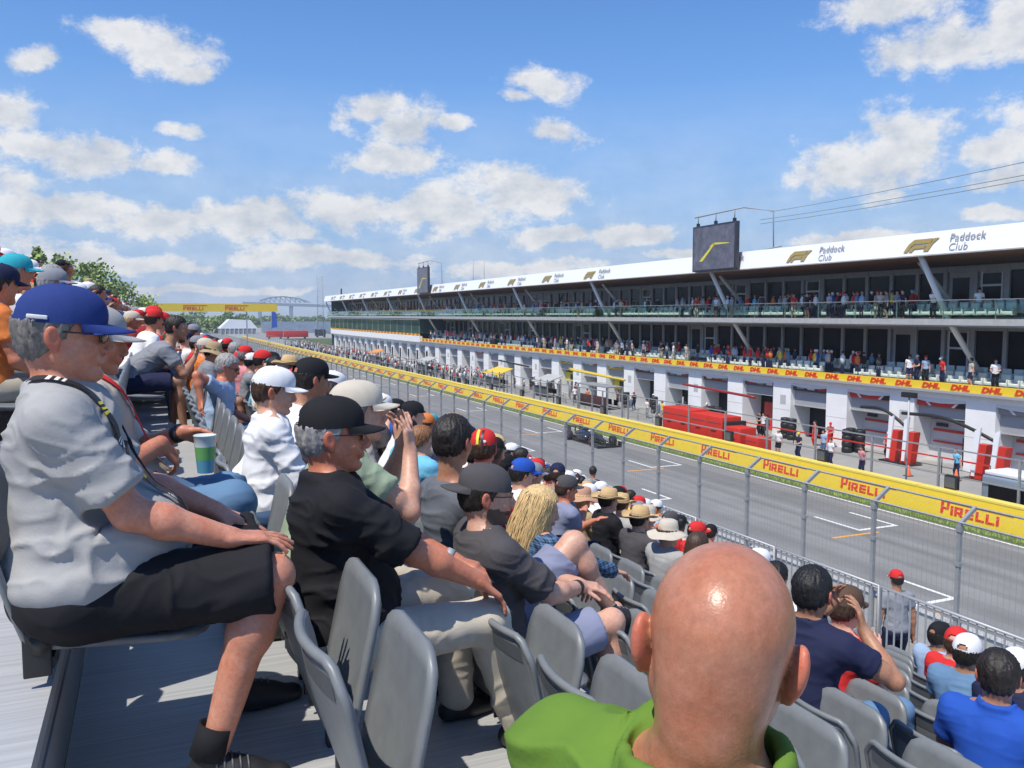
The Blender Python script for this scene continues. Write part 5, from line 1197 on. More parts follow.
HATS = [('brown haired woman in grey top between the bald head and the beige sun hat', 6, 6.0, .1, 1.10, dict(hair='brown', hcut='long', topc='grey', sc=.92)),
 ('spectator in large beige sun hat and pale grey top, lowest of the hats', 6, 6.4, .05, 1.10, dict(hat='floppy', hatc='stone', hair='brown', topc='light grey')),
 ('spectator in golden straw hat and dark grey top beside the beige sun hat', 6, 6.95, .1, 1.14, dict(hat='straw', hatc='straw', hair='dark', topc='charcoal')),
 ('spectator in cream sun hat and lilac sleeveless top', 7, 7.85, .0, 1.22, dict(hat='floppy', hatc='stone', hair='brown', topc='lilac grey', top='tank', sc=.93)),
 ('spectator in wide straw hat and pale grey shirt', 7, 8.4, .0, 1.24, dict(hat='straw', hatc='straw', hair='brown', topc='light grey')),
 ('spectator in pinkish floppy hat and tan top', 6, 8.05, .05, 1.13, dict(hat='floppy', hatc='pink hat', hair='blonde', topc='tan', sc=.93)),
 ('spectator in tan straw hat and black shirt behind the pinkish hat', 6, 7.5, .05, 1.22, dict(hat='straw', hatc='straw', hair='dark', topc='black', fat=1.1)),
 ('spectator in white cap between the pinkish hat and a straw hat', 7, 9.2, .0, 1.20, dict(hat='cap', hatc='white', hair='dark', topc='white')),
 ('man in slate blue vest and dark cap with bare arms crossed', 5, 7.1, .10, 1.16, dict(hat='cap', hatc='charcoal', hair='brown', topc='lilac grey', skin='red', handR=(.33,.1,.86), handL=(.33,-.1,.84))),
 ('man in navy shirt and grey cap beside the slate blue vest', 5, 7.75, .05, 1.18, dict(hat='cap', hatc='grey', hair='brown', topc='navy')),
 ('man in dark shirt and black cap left of the grey cap', 5, 8.35, .0, 1.18, dict(hat='cap', hatc='black', hair='dark', topc='charcoal')),
 ('fan in white shirt and royal blue cap right of the red team shirt', 4, 6.35, .05, 1.18, dict(hat='cap', hatc='royal blue', hair='dark', topc='white')),
 ('dark haired man in sunglasses partly hidden by the backwards cap', 3, 5.95, .28, 1.12, dict(hair='black', topc='black', glasses='sun', skin='tan')),
 ('fan in red shirt and red cap nearest the guard rail above the bald head', 8, 8.1, .1, 1.20, dict(hat='cap', hatc='red', hair='dark', topc='red')),
 ('fan in red shirt and dark cap next to the red capped fan by the rail', 8, 8.65, .1, 1.20, dict(hat='cap', hatc='charcoal', hair='dark', topc='red')),
 ('dark haired man half hidden behind the bald head', 6, 4.95, .05, 1.08, dict(hair='black', topc='white')),
 ('spectator in white cap peeking over the bald head', 7, 6.0, .0, 1.20, dict(hat='cap', hatc='white', hair='dark', topc='white')),
 ('woman in sky blue T-shirt with dark cap', 3, 7.25, .05, 1.14, dict(hat='cap', hatc='black', hair='brown', topc='sky blue')),
 ('ginger haired spectator in sky blue T-shirt', 3, 6.75, .05, 1.10, dict(hair='ginger', topc='sky blue')),
 ('spectator in cream shirt just left of the slate grey T-shirt', 2, 6.0, .1, 1.02, dict(hat='cap', hatc='stone', hair='brown', topc='stone')),
 ('man in teal cap and white shirt in the upper rows at the left edge', -1, 6.85, .1, 1.24, dict(hat='cap', hatc='teal', hair='grey', topc='white', skin='red')),
 ('man in navy cap and orange shirt in the upper rows at the left edge', -1, 6.15, .1, 1.10, dict(hat='cap', hatc='navy', hair='dark', topc='orange', skin='red')),
 ('dark haired man in white shirt above the empty seats', -1, 12.6, .35, 1.22, dict(hair='dark', topc='white', skin='tan')),
 ('man in white T-shirt and red cap worn low beyond the grey T-shirt', 0, 10.9, .28, 1.20, dict(hat='cap', hatc='red', hair='dark', topc='white', skin='red')),
 ('fan in red shirt and red cap beyond the white T-shirt', 0, 11.9, .38, 1.16, dict(hat='cap', hatc='red', hair='dark', topc='red'))]
COLS['pink hat'] = (.52,.30,.20)
for lab, row, y, hx, hz, d in HATS:
    dd = dict(h=.011, ch=.013, fine=False, fh=False, head=(random.uniform(-10,20), random.uniform(3,10), 0), bottom='trousers', botc=random.choice(['denim','khaki','navy'])); dd.update(d)
    seat_person(lab, row, y, hx, hz, rz=random.uniform(-5, 18), **dd)
def plaid():
    m = C('navy').copy(); m.name = 'plaid cloth'; t = m.node_tree; N = t.nodes; L = t.links; b_ = N['Principled BSDF']; tc = N.new('ShaderNodeTexCoord'); prev = None
    for ax, sc_x in (('X', 26), ('Z', 26), ('X', 9), ('Z', 9)):
        w_ = N.new('ShaderNodeTexWave'); w_.bands_direction = ax; w_.inputs['Scale'].default_value = sc_x; w_.inputs['Distortion'].default_value = .4; L.new(tc.outputs['Object'], w_.inputs['Vector'])
        if prev is None: prev = w_.outputs['Fac']
        else: a_ = N.new('ShaderNodeMath'); a_.operation = 'ADD'; L.new(prev, a_.inputs[0]); L.new(w_.outputs['Fac'], a_.inputs[1]); prev = a_.outputs[0]
    r_ = N.new('ShaderNodeValToRGB'); e_ = r_.color_ramp.elements; e_[0].position = .30; e_[0].color = (.012,.02,.05,1); e_[1].position = .75; e_[1].color = (.10,.19,.33,1)
    d_ = N.new('ShaderNodeMath'); d_.operation = 'DIVIDE'; L.new(prev, d_.inputs[0]); d_.inputs[1].default_value = 4; L.new(d_.outputs[0], r_.inputs[0]); L.new(r_.outputs[0], b_.inputs['Base Color']); return m
child(blonde[0], 'shirt').data.materials[0] = plaid()
# long blonde hair: strands falling over the shoulder and back
o, pm = blonde; J = pm['J']; hb = child(o, 'hair'); r = random.Random(4); b = MB(); Mb = HM('blonde')
for i in range(800):
    a = r.uniform(-2.75, 2.75) if i % 3 else r.uniform(-1.9,-.9); 
    if abs(a) < .75: continue
    x0, y0 = -.016-.102*math.cos(PI-a)*-1, .086*math.sin(a); x0 = -.016+.100*math.cos(a) if abs(a) < 1.5 else -.016+.104*math.cos(a); z0 = .10-.05*r.random(); L = .26+.18*r.random(); x0 *= 1+.05*r.random(); y0 *= 1+.06*r.random(); pts = []
    top = (-.016+.03*math.cos(a), .03*math.sin(a), .122)
    for t in range(8):
        q = t/7; z = z0-.02-L*q; k_ = 1+.10*math.sin(q*PI)+.12*q; pts.append((x0*k_-.02*q+.007*math.sin(q*7+i*.37), y0*k_+.006*math.sin(q*6+i*.53), z))
    b.tube([top]+pts, [.003,.0035,.004,.0042,.0042,.004,.0034,.0026,.001], Mb, 4, cap=False)
ob = b.build('hair_strands', hb, fix=False)

# ---------------- crowd prototypes
def proto(stand=False, **kw):
    p = dict(h=.015, ch=.016, fine=False, fh=False, fold=.007, stand=stand); p.update(kw)
    if stand: p.update(hip=(0,0,.90), lean=p.get('lean', 4), footL=(0,.12,0), footR=(0.02,-.12,0), bottom=p.get('bottom', 'trousers'))
    pm = person_meshes(**p); me = np_mesh('person', *pm['body'], [SK['fair']]); d = dict(body=me, J=pm['J'], parts={}, shoe=[])
    for nm in ('shirt','trousers','shorts'):
        if nm in pm: d['parts'][nm] = np_mesh(nm, *pm[nm], [C('grey')])
    return d
minus = 0
PR = [proto(lean=2, head=(0,5,0)), proto(lean=14, head=(20,8,0), bottom='trousers'), proto(lean=30, head=(-10,5,0), handR=(.5,-.1,.72), handL=(.5,.1,.72)), proto(lean=6, head=(30,2,0), bottom='trousers', handR=(.3,-.05,1.0), fat=1.12), proto(lean=-2, head=(-15,6,0), handL=(.38,.1,1.10), poleL=(0,.5,-1), sc=.93), proto(lean=10, head=(10,14,0), fat=1.18, belly=1.1)]
PS = [proto(True, head=(0,5,0)), proto(True, head=(30,8,0), handR=(.25,-.12,1.05), handL=(.28,.12,1.05)), proto(True, head=(-30,0,0), bottom='shorts', fat=1.08), proto(True, head=(0,15,0), handR=(.20,.05,1.15), sc=.97, lean=10)]
def crowd(pr, loc, rz, topc, botc, sk, hat, hatc, hair, label, group, sc=1.0):
    def mk(nm, me, parent, m):
        o = bpy.data.objects.new(nm, me); link(o, parent)
        if m is not None: o.material_slots[0].link = 'OBJECT'; o.material_slots[0].material = m
        return o
    o = mk('person', pr['body'], None, SK[sk]); o.location = loc; o.rotation_euler.z = rz; o.scale = (sc,)*3; tag(o, label, 'person', group)
    for nm, me in pr['parts'].items(): mk(nm, me, o, C(topc) if nm == 'shirt' else C(botc))
    M4 = hf(None, pr['J'])
    c = mk('hair', hair_me('short', hair, .006, bool(hat)), o, None); c.matrix_local = M4
    if hat: c = mk('cap' if hat in ('cap','backcap') else 'hat', headgear(hat, hatc), o, None); c.matrix_local = M4
    return o
TOPW = ['white']*7+['light grey']*4+['grey']*4+['black']*5+['navy']*4+['red']*7+['pale blue']*3+['charcoal']*3+['orange']*2+['beige']*2+['royal blue']*2+['dark green','yellow','pink','sky blue','teal','tan','dark red','faded denim']
HATW = [None]*9+[('cap','black')]*6+[('cap','red')]*5+[('cap','white')]*5+[('cap','navy')]*3+[('cap','grey')]*2+[('cap','royal blue'),('cap','stone'),('cap','orange'),('backcap','black'),('backcap','red'),('straw','straw'),('straw','straw'),('bucket','tan'),('bucket','white'),('cap','teal')]
cr = random.Random(21)
def in_view(P, mg=25):
    P = Vector(P); z = P.dot(D)
    if z < .5: return False
    x = 512+848*P.dot(RR)/z; y = 384-848*P.dot(U)/z; return -mg < x < 1024+mg and -mg < y < 768+mg
minY = {0:12.6, 1:14.3, 2:6.6, 3:7.8, 4:7.0, 5:8.9, 6:8.7, 7:9.8, 8:9.3, 9:9.6, 10:9.8, 11:99}
cands = []
for k in range(KU, KD+1):
    y = 6.2 if k < -1 else (7.5 if k == -1 else minY[k])
    while y < YB-2:
        if cr.random() < (.97 if (y > 14 or k < 0) else .86) and min([abs(y-q) for q in occ.get(k, [])]+[9]) > .44:
            st = k < -1 and cr.random() < .06
            cands.append((y*.92+abs(XR(k))*.4, k, y+cr.uniform(-.05,.05), cr.choice(TOPW), cr.choice(HATW), st, cr.choice(list(SK)[:5]+['brown','fair','fair']), cr.choice(['dark','brown','black','grey','blonde','dark']), cr.randrange(6)))
        y += .5
vis = sorted([c for c in cands if in_view((XR(c[1]), c[2], SD(c[1])+1.1))])
near, far = vis[:165], vis[165:]
byrow = {}
for c in sorted(vis, key=lambda c: (c[1], c[2])): byrow.setdefault(c[1], []).append(c)
nb = {}
for k, L_ in byrow.items():
    for i, c in enumerate(L_): nb[id(c)] = (L_[i-1][3] if i else None, L_[i+1][3] if i+1 < len(L_) else None)
def zone(k): return 'rows above the walkway' if k < 0 else ('upper middle rows' if k < 3 else ('middle rows' if k < 6 else ('lower rows' if k < 9 else 'front rows')))
for c in near:
    _, k, y, tc, ht, st, sk, hr, pi_ = c; a, b_ = nb[id(c)]; hw = 'no hat' if not ht else {'cap':'%s cap','backcap':'backward %s cap','straw':'%s hat','bucket':'%s bucket hat'}[ht[0]] % ht[1]
    lab = 'spectator in %s top, %s%s, %s' % (tc, hw, (', by %s' % '/'.join(x for x in (a, b_) if x)) if (a or b_) else '', zone(k))
    pr = cr.choice(PS) if st else PR[pi_]
    crowd(pr, (XR(k)+(.2 if st else 0), y, SD(k)), R(cr.uniform(-8, 22)), tc, cr.choice(['denim','khaki','navy','black','grey']), sk, ht[0] if ht else None, ht[1] if ht else None, hr, lab, 'spectators in the grandstand', cr.uniform(.95, 1.04))
# far spectators: too many to count, one mass of heads, shoulders and arms
def mass(name, pts, label, stand=False, **k):
    V = []; Fq = []; MI = []; mats = []
    def mi(m):
        if m not in mats: mats.append(m)
        return mats.index(m)
    def blob(c, r, m, rings=4, seg=6):
        o = len(V); 
        for i in range(rings+1):
            th = PI*i/rings
            for j in range(seg): ph = 2*PI*j/seg; V.append((c[0]+r[0]*math.sin(th)*math.cos(ph), c[1]+r[1]*math.sin(th)*math.sin(ph), c[2]+r[2]*math.cos(th)))
        for i in range(rings):
            for j in range(seg): Fq.append((o+i*seg+j, o+(i+1)*seg+j, o+(i+1)*seg+(j+1)%seg, o+i*seg+(j+1)%seg)); MI.append(mi(m))
    for x, y, z, tc, ht, sk, hr in pts:
        s_ = SK[sk]; T_ = C(tc); hd = 1.20 if not stand else 1.62; jx = cr.uniform(-.05,.25) if not stand else 0
        blob((x+jx*.5, y, z+hd-.42), (.14,.23,.32), T_); blob((x+jx+.02, y, z+hd), (.10,.08,.125), s_)
        hm = C(ht[1]) if ht else HM(hr); blob((x+jx-.005, y, z+hd+.045), (.112,.092,.092), hm)
        if ht: blob((x+jx+.09, y, z+hd+.03), (.09,.075,.012), hm, 3)
        if stand: blob((x, y+.09, z+.45), (.09,.08,.45), C('navy'), 3); blob((x, y-.09, z+.45), (.09,.08,.45), C('navy'), 3)
        else: blob((x+.25, y+.12, z+.56), (.30,.09,.09), C('khaki' if hr == 'brown' else 'navy'), 3); blob((x+.25, y-.12, z+.56), (.30,.09,.09), C('khaki' if hr == 'brown' else 'navy'), 3)
    return mesh_obj(name, np_mesh(name, V, Fq, mats, MI), kind='stuff', label=label, cat='crowd', **k)
mass('distant_crowd', [(XR(c[1]), c[2], SD(c[1])+(.35 if c[5] else 0), c[3], c[4], c[6], c[7]) for c in far], 'dense crowd of spectators filling the far rows of the grandstand')

# ---------------- seats: the 300 that show largest one by one, the rest as one mass
sc_ = []
for k in range(-4, KD+1):
    j = 0; y = -.9 if k > 0 else .55
    off = {1:.30, 2:.0, 3:.08, 4:.1, 0:.03}.get(k, (k*.13)%.5)
    while y+off < 60:
        yy = y+off; oc = [q for q in occ.get(k, []) if abs(q-yy) < .25]
        if oc: yy = yy
        if in_view((XR(k)-.1, yy, SD(k)+.6), 60) and not (k <= 0 and yy < 2.28): sc_.append((yy*.92+XR(k)*.4 if XR(k) > 0 else yy, k, yy, bool(oc) or any(abs(q-yy) < .27 for q in occ.get(k, []))))
        y += .5
taken = {(c[1], round(c[2]*2)) for c in cands}
sc_.sort()
first = {}
def seat_label(k, up): return 'grey plastic seat, %s, in the %s' % ('tipped up and empty' if up else 'under a spectator', {0:'row of the blue capped man',1:'row of the bald man',2:'row of the backwards cap',3:'row of the blonde woman',4:'row of the navy polo'}.get(k, 'upper rows' if k < 0 else ('rows of the straw hats' if k < 8 else 'front rows')))
for i, (_, k, y, oc) in enumerate(sc_[:300]):
    up = not (oc or (k, round(y*2)) in taken)
    if up not in first:
        e = empty('stadium_seat', (0,0,0)); first[up] = e
        for nm, me in (('backrest', SB), ('seat_pan', SPU if up else SPD), ('bracket', SBK)): link(bpy.data.objects.new(nm, me), e)
        s = e
    else: s = copy_tree(first[up])
    s.location = (XR(k), y, SD(k)); tag(s, seat_label(k, up), 'seat', 'grey stadium seats')
V = []; Fq = []
pv = np.array([(-.115,-.22,.40),(-.115,.22,.40),(-.225,.21,.84),(-.225,-.21,.84),(-.14,-.22,.40),(-.14,.22,.40),(-.25,.21,.84),(-.25,-.21,.84),(-.09,-.2,.42),(-.09,.2,.42),(.02,.2,.80),(.02,-.2,.80)])
pf_ = [(0,1,2,3),(5,4,7,6),(3,2,6,7),(0,3,7,4),(1,5,6,2),(8,9,10,11)]
for k in range(-6, KD+1):
    for j in range(0, 170):
        y = 60+j*.5 if k >= -4 else 20+j*.5
        if y > 110: break
        o_ = len(V); V += [tuple(q) for q in pv+np.array((XR(k), y, SD(k)))]; Fq += [tuple(o_+a for a in f_) for f_ in pf_]
for (_, k, y, oc) in sc_[300:]:
    o_ = len(V); V += [tuple(q) for q in pv+np.array((XR(k), y, SD(k)))]; Fq += [tuple(o_+a for a in f_) for f_ in pf_]
mesh_obj('distant_seats', np_mesh('distant_seats', V, Fq, [M_seat], smooth=False), kind='stuff', label='rows of grey plastic seats far along the grandstand', cat='seats')

# ================================================================== PIT LANE THINGS
def person_at(x, y, z, rz, tc, bc, lab, ht=None, sk='fair', hr='dark', i=0, sit=False, group='people in the pit lane'):
    return crowd((PR if sit else PS)[i], (x, y, z), R(rz), tc, bc, sk, ht[0] if ht else None, ht[1] if ht else None, hr, lab, group)
def crate(name, x0, x1, y0_, y1_, h, label, m=M_red, n=2):
    e = empty(name, ((x0+x1)/2, (y0_+y1_)/2, GZ+.01), label=label, cat='cabinet'); w, l = abs(x1-x0), abs(y1_-y0_)
    b = MB(); 
    for i in range(n): b.box(-w/2, w/2, -l/2+i*l/n+.01, -l/2+(i+1)*l/n-.01, .12, h, m, .05)
    b.build('body', e); b = MB(); b.box(-w/2+.05, w/2-.05, -l/2+.05, l/2-.05, .02, .118, M_blk)
    b.build('base', e); b = MB()
    for i in range(n): b.box(-w/2-.03, -w/2-.002, -l/2+(i+.5)*l/n-.25, -l/2+(i+.5)*l/n+.25, h*.55, h*.58, M_blk); b.box(-w/2-.02, -w/2-.002, -l/2+i*l/n+.12, -l/2+(i+1)*l/n-.12, h*.80, h*.82, M_seatd)
    b.build('handle', e); return e
crate('tool_cabinet', 34.6, 36.2, 45.6, 49.1, 2.25, 'large red cabinet block behind the barrier, nearer half'); crate('tool_cabinet', 34.6, 36.2, 49.15, 52.6, 2.35, 'large red cabinet block behind the barrier, farther half')
crate('tool_cabinet', 34.6, 35.9, 43.7, 45.2, 1.75, 'medium red cabinet just right of the large red block', n=1); crate('tool_cabinet', 34.6, 35.7, 42.0, 43.2, 1.35, 'small red cabinet, rightmost of the red blocks', n=1)
MB().box(34.7, 36.3, 45.2, 45.58, GZ+.3, GZ+2.0, M_blk, .05).build('tyre_cover', label='black covered stack against the end of the red cabinets', cat='cover')
def pit_stand(y, l, label, roof=None, h=2.9, side=M_seatd):
    e = empty('timing_stand', (35.2, y, GZ+.01), label=label, cat='pit stand', group='timing stands on the pit wall'); b = MB()
    for sx in (-.7,.7):
        for sy in (-l/2, 0, l/2): b.box(sx-.05, sx+.05, sy-.05, sy+.05, .0, h, M_galv)
    b.box(-.76,.76,-l/2-.06,l/2+.06,-.004,.06,M_galv); b.build('frame', e); b = MB(); b.box(-.65, -.55, -l/2+.1, l/2-.1, 1.3, 2.2, side, .02); b.box(-.6,.6,-l/2+.1,l/2-.1,1.18,1.28,M_blk); b.build('console', e)
    b = MB()
    for i in range(5): b.box(.35, .42, -l/2+.25+i*l/5.4, -l/2+.25+i*l/5.4+.55, 1.5, 1.95, M_glassd, .01)
    b.build('monitor', e)
    b = MB(); 
    if roof: b.poly([(-.95,-l/2-.1,h-.35),(-.95,l/2+.1,h-.35),(.85,l/2+.1,h+.25),(.85,-l/2-.1,h+.25)], (0,0,.08), roof)
    else: b.box(-.8, .8, -l/2-.05, l/2+.05, h+.002, h+.09, M_galv)
    b.build('roof', e)
pit_stand(63.2, 5.2, 'dark timing stand with red panels left of the red cabinets', None, 3.0, mat('dark red panel', (.07,.03,.03), .5, var=.4, vscale=1)); pit_stand(86, 4.2, 'timing stand under a yellow sloping roof', mat('yellow roof', (.80,.52,.05), .6)); pit_stand(112, 4, 'far timing stand with a grey roof', M_conc); pit_stand(140, 4.5, 'far timing stand with an orange roof', mat('orange roof', (.75,.28,.06), .6)); pit_stand(73.5,3,'small pale grey timing stand between dark and yellow ones', M_conc)
e = empty('timing_stand', (34.9, 24.2, GZ+.01), label='silver grey cabin with a clear roof at the right edge of the view', cat='pit stand'); MB().box(-.8,.8,-2,2,.05,1.9,mat('silver cabin', (.30,.36,.42), .3, .3), .12).build('body', e); MB().box(-.75,.75,-1.9,1.9,1.905,2.1,M_fas,.05).build('roof', e); MB().box(-.85,-.802,-1.6,1.6,.9,1.5,M_glassd).build('window', e)
# dark marshalling panels on top of the barrier
lp = MB(); lp.box(-.10,.10,-.32,.32,0,.62,M_blk,.02); lp.box(-.13,-.102,-.25,.25,.08,.54,M_seatd)
l0 = lp.build('light_panel', loc=(32.75, 26.6, GZ+1.252)); tag(l0, 'dark square signal panel on the yellow barrier', 'signal panel', 'signal panels along the yellow barrier')
for i in range(1, 12): c = l0.copy(); COL.objects.link(c); c.location.y = 26.6+7.9*i
# booms over the pit boxes: leaning red tower, white cover and curved arm
def boom(x, y, label, flip=1, hue=M_red, arm=M_blk, L=7.5, tower=True):
    e = empty('equipment_boom', (x, y, GZ+.01), label=label, cat='boom', group='equipment booms in front of the garages')
    if tower:
        b = MB()
        for dy in (0, 1.15): b.poly([(-.3,dy,0),(-.3,dy+.75,0),(-.3,dy+.35,2.0),(-.3,dy-.25,2.0)], (.5,0,0), hue)
        b.build('tower', e); b = MB()
        for dy in (.35, 1.5): b.poly([(-.36,dy+.05,.2),(-.36,dy+.25,.2),(-.36,dy+.12,2.7),(-.36,dy-.25,2.9)], (.1,0,0), M_fas)
        b.build('cover', e); MB().box(-.5,.4,-.3,2.2,.0,.07,M_blk).build('base', e)
    pts = [(0, .6-flip*t*L, (2.2+1.15*math.sin(min(t*2.2,1.57))-.25*t) if tower else 3.3-.3*t) for t in [i/14 for i in range(15)]]
    MB().tube([p for p in pts], [.10]*15, arm, 8).build('arm', e); MB().tube([(0,.6,.2),(0,.6,2.25)], .07, M_galv, 8).build('mast', e)
    return e
boom(42.0, 36.8, 'red and white leaning boom tower beside the camera pole', -1, L=3.6); boom(41.6, 30.6, 'red and white boom tower at the far right of the pit lane', -1, L=6.2)
boom(40.5, 58, 'long dark red arm in front of the black garages', 1, arm=mat('dark red arm', (.30,.02,.02), .5), L=9, tower=False); boom(40.3, 78, 'long yellow arm in front of the yellow signed garages', 1, arm=mat('yellow arm', (.70,.50,.05), .5), L=11, tower=False); boom(41.2, 80, 'second yellow arm behind the first', 1, arm=MATS['yellow arm'], L=9, tower=False); boom(40.5, 98, 'black arm far along the garages', 1, L=9, tower=False)
for x, y in ((38.9,34.4),(40.2,32.4),(34.3,27.5)):
    e = empty('traffic_cone', (x,y,GZ+.012), label='small orange cone on the pit lane, %s' % {38.9:'left one of the pair by the boom',40.2:'right one of the pair by the boom',34.3:'nearest one by the pit wall'}[x], cat='cone'); MB().lathe([(.17,.03),(.03,.62),(.0,.63)], (0,0,0), mat('cone orange', (.80,.13,.03), .5), 12).build('cone_body', e); MB().box(-.2,.2,-.2,.2,0,.03,M_blk).build('base', e)
e = empty('barrier_tape', (0,0,0), label='red belt barrier on thin posts in front of the garages', cat='belt barrier'); MB().box(40.98,41.0,31,55,GZ+.93,GZ+1.02,M_red).build('belt', e)
for i in range(9): MB().tube([(41,31+3*i,GZ+.01),(41,31+3*i,GZ+1.0)], .03, M_blk, 6).build('post', e)
MB().tube([(33.9,30.1,GZ),(33.9,30.1,GZ+5.2)], .045, M_alu, 8).box(33.8,34.0,29.7,30.5,GZ+5.0,GZ+5.25,M_blk).build('camera_pole', label='slim pale camera pole rising from the pit wall', cat='pole')
# tyre stacks
tyr = MB()
for i in range(4): tyr.lathe([(.18,.0),(.30,.01),(.335,.08),(.335,.30),(.30,.37),(.18,.38)], (0,0,i*.385), M_blk, 18)
t0 = tyr.build('tyre_stack', loc=(42.6,41.6,GZ+.01)); tag(t0, 'stack of black racing tyres in front of a garage', 'tyres', 'tyre stacks in front of the garages')
for x, y in ((42.6,42.4),(42.5,47.9),(42.6,48.7),(42.4,56.5),(42.4,57.3),(42.5,66),(42.5,71),(41.9,42.0),(42.5,88),(42.5,93),(42.4,61.5),(41.8,57)): c = t0.copy(); COL.objects.link(c); c.location = (x,y,GZ+.01)
# crowd control fence sections in front of the far garages
cb = empty('crowd_barrier', (38.5,70,GZ+.01), label='grey steel crowd barrier section in the pit lane', cat='crowd barrier', group='crowd barriers in the pit lane'); q = MB(); q.tube([(0,0,0),(0,0,1.05),(0,2.2,1.05),(0,2.2,0)], .02, M_galv, 6); q.build('frame', cb); q = MB(); [q.tube([(0,.14+i*.14,.12),(0,.14+i*.14,1.04)], .009, M_galv, 4) for i in range(14)]; q.build('bars', cb)
for i in range(1, 40): c = copy_tree(cb); c.location.y = 60+i*2.4; c.location.x = 38.5+(i%7==0)*.4
cb.location.y = 60
# people in the pit lane
PP = [(36.9,38.2,'white','navy','seated crew member in white on the pit wall',None,180),(37,41,'navy','navy','crew member in navy with a yellow helmet near the small red cabinet',('cap','yellow'),180),(36.8,42.6,'white','black','crew member in white beside the small red cabinet',('cap','stone'),190),(36.5,35.4,'pink','navy','marshal in pink shirt by the pit wall, long dark hair',None,180),
 (42.0,45.0,'red','red','mechanic in red, left of the pair by the red garage',None,170),(42.4,44.0,'red','red','mechanic in red, right of the pair by the red garage',('cap','red'),200),(39.2,41.2,'pale blue','denim','man in pale blue shirt and jeans standing alone in the pit lane',None,180),(40.5,32.6,'sky blue','navy','camera operator in pale blue shirt near the right boom',None,170),
 (41.9,50.2,'white','black','crew member in white by the dark garage',None,180),(42.2,51.0,'black','black','crew member in black left of the one in white',None,170),(41.5,49.3,'charcoal','black','crew member in charcoal beside the tyre stacks',('cap','black'),150),(35.4,54.4,'charcoal','black','marshal in dark clothes and yellow helmet left of the red cabinets',('cap','yellow'),180),(36.2,53.6,'red','black','crew member in red right behind the dark marshal',('cap','orange'),180),
 (42.3,39.0,'red','black','mechanic in the mouth of the second garage',('cap','stone'),180),(42.7,38.4,'dark red','black','mechanic in dark red in the second garage',None,200)]
for i, (x, y, tc, bc, lab, ht, rz) in enumerate(PP): person_at(x, y, GZ+.01, rz, tc, bc, lab, ht, 'fair', 'dark', i%4)
pr_ = random.Random(9); cn = ['white','black','red','charcoal','grey','navy','yellow','orange','light grey']
for i in range(26):
    y = 55+i*2.6+pr_.random(); tc = pr_.choice(cn); x = pr_.uniform(39.5,42.8)
    person_at(x, y, GZ+.01, pr_.choice((180,90,-90,160)), tc, pr_.choice(['black','navy','grey']), 'crew member in %s standing among the garages, %s the %s' % (tc, pr_.choice(('near','left of','behind')), 'red arm' if y < 66 else ('yellow arms' if y < 84 else 'yellow roofed stand')), (('cap', pr_.choice(('black','red','white'))) if i%3 else None), 'fair', 'dark', i%4)
mass('pit_crowd', [(pr_.uniform(35.5,42.5), pr_.uniform(100,250), GZ, pr_.choice(['white','light grey','grey','white','stone','black','charcoal','pale blue','red']), pr_.choice(HATW), 'fair', 'dark') for i in range(360)], 'crowd of crew and guests milling in the far pit lane', True)
# the two walkway figures in front of the guard rail
crowd(PS[0], (9.5,8.5,-5.30), R(70), 'grey', 'navy', 'tan', 'cap', 'red', 'dark', 'man in grey shirt and red cap standing beyond the guard rail', 'people on the catwalk')
crowd(PS[1], (9.5,17.4,-5.30), R(20), 'black', 'black', 'tan', None, None, 'dark', 'figure in black leaning beyond the guard rail farther along', 'people on the catwalk')
# ---------------- terraces: chairs and guests
def chair_mesh():
    b = MB(); m = mat('pale green grey armchair', (.66,.70,.64), .6); b.box(-.27,.27,-.28,.28,.22,.42,m,.04); b.box(.17,.30,-.28,.28,.38,.88,m,.04); b.box(-.25,.2,-.33,-.26,.2,.62,m,.03); b.box(-.25,.2,.26,.33,.2,.62,m,.03)
    return b
cs = chair_mesh(); c0 = cs.build('armchair', loc=(42.7,28,zS1)); tag(c0, 'pale green grey armchair on the upper terrace', 'armchair', 'armchairs on the upper terrace')
n = 0; restc = []
for lvl, z, grp, lab, rows in ((0, zS1, 'armchairs on the upper terrace', 'pale green grey armchair on the upper terrace', ((42.75,0),(43.75,.1),(44.7,.25))), (1, zD0+.25, 'armchairs on the lower terrace', 'pale green grey armchair on the lower terrace', ((43.6,0),(44.6,.25),))):
    for ri, (x, dz) in enumerate(rows):
        y = 25.
        while y < (Y1-3 if lvl == 0 else YG):
            if int(y/3.9+ri)%4 != 3 or pr_.random() < .5: restc.append((y, x, z+dz, grp, lab))
            y += .74
restc.sort()
for i, (y, x, z, grp, lab) in enumerate(restc[:290]):
    c = c0.copy() if i else c0
    if i: COL.objects.link(c)
    c.location = (x, y, z); c.rotation_euler.z = R(pr_.uniform(-8,8)); tag(c, lab, 'armchair', grp)
me = c0.data; bv = np.array([v.co for v in me.vertices]); b = MB(); mm = MATS['pale green grey armchair']
for y, x, z, grp, lab in restc[290:]: b.box(x-.27,x+.27,y-.28,y+.28,z+.22,z+.42,mm).box(x+.17,x+.3,y-.3,y+.3,z+.422,z+.88,mm)
b.build('distant_armchairs', fix=False, kind='stuff', label='rows of pale armchairs on the far part of the terraces', cat='armchairs')
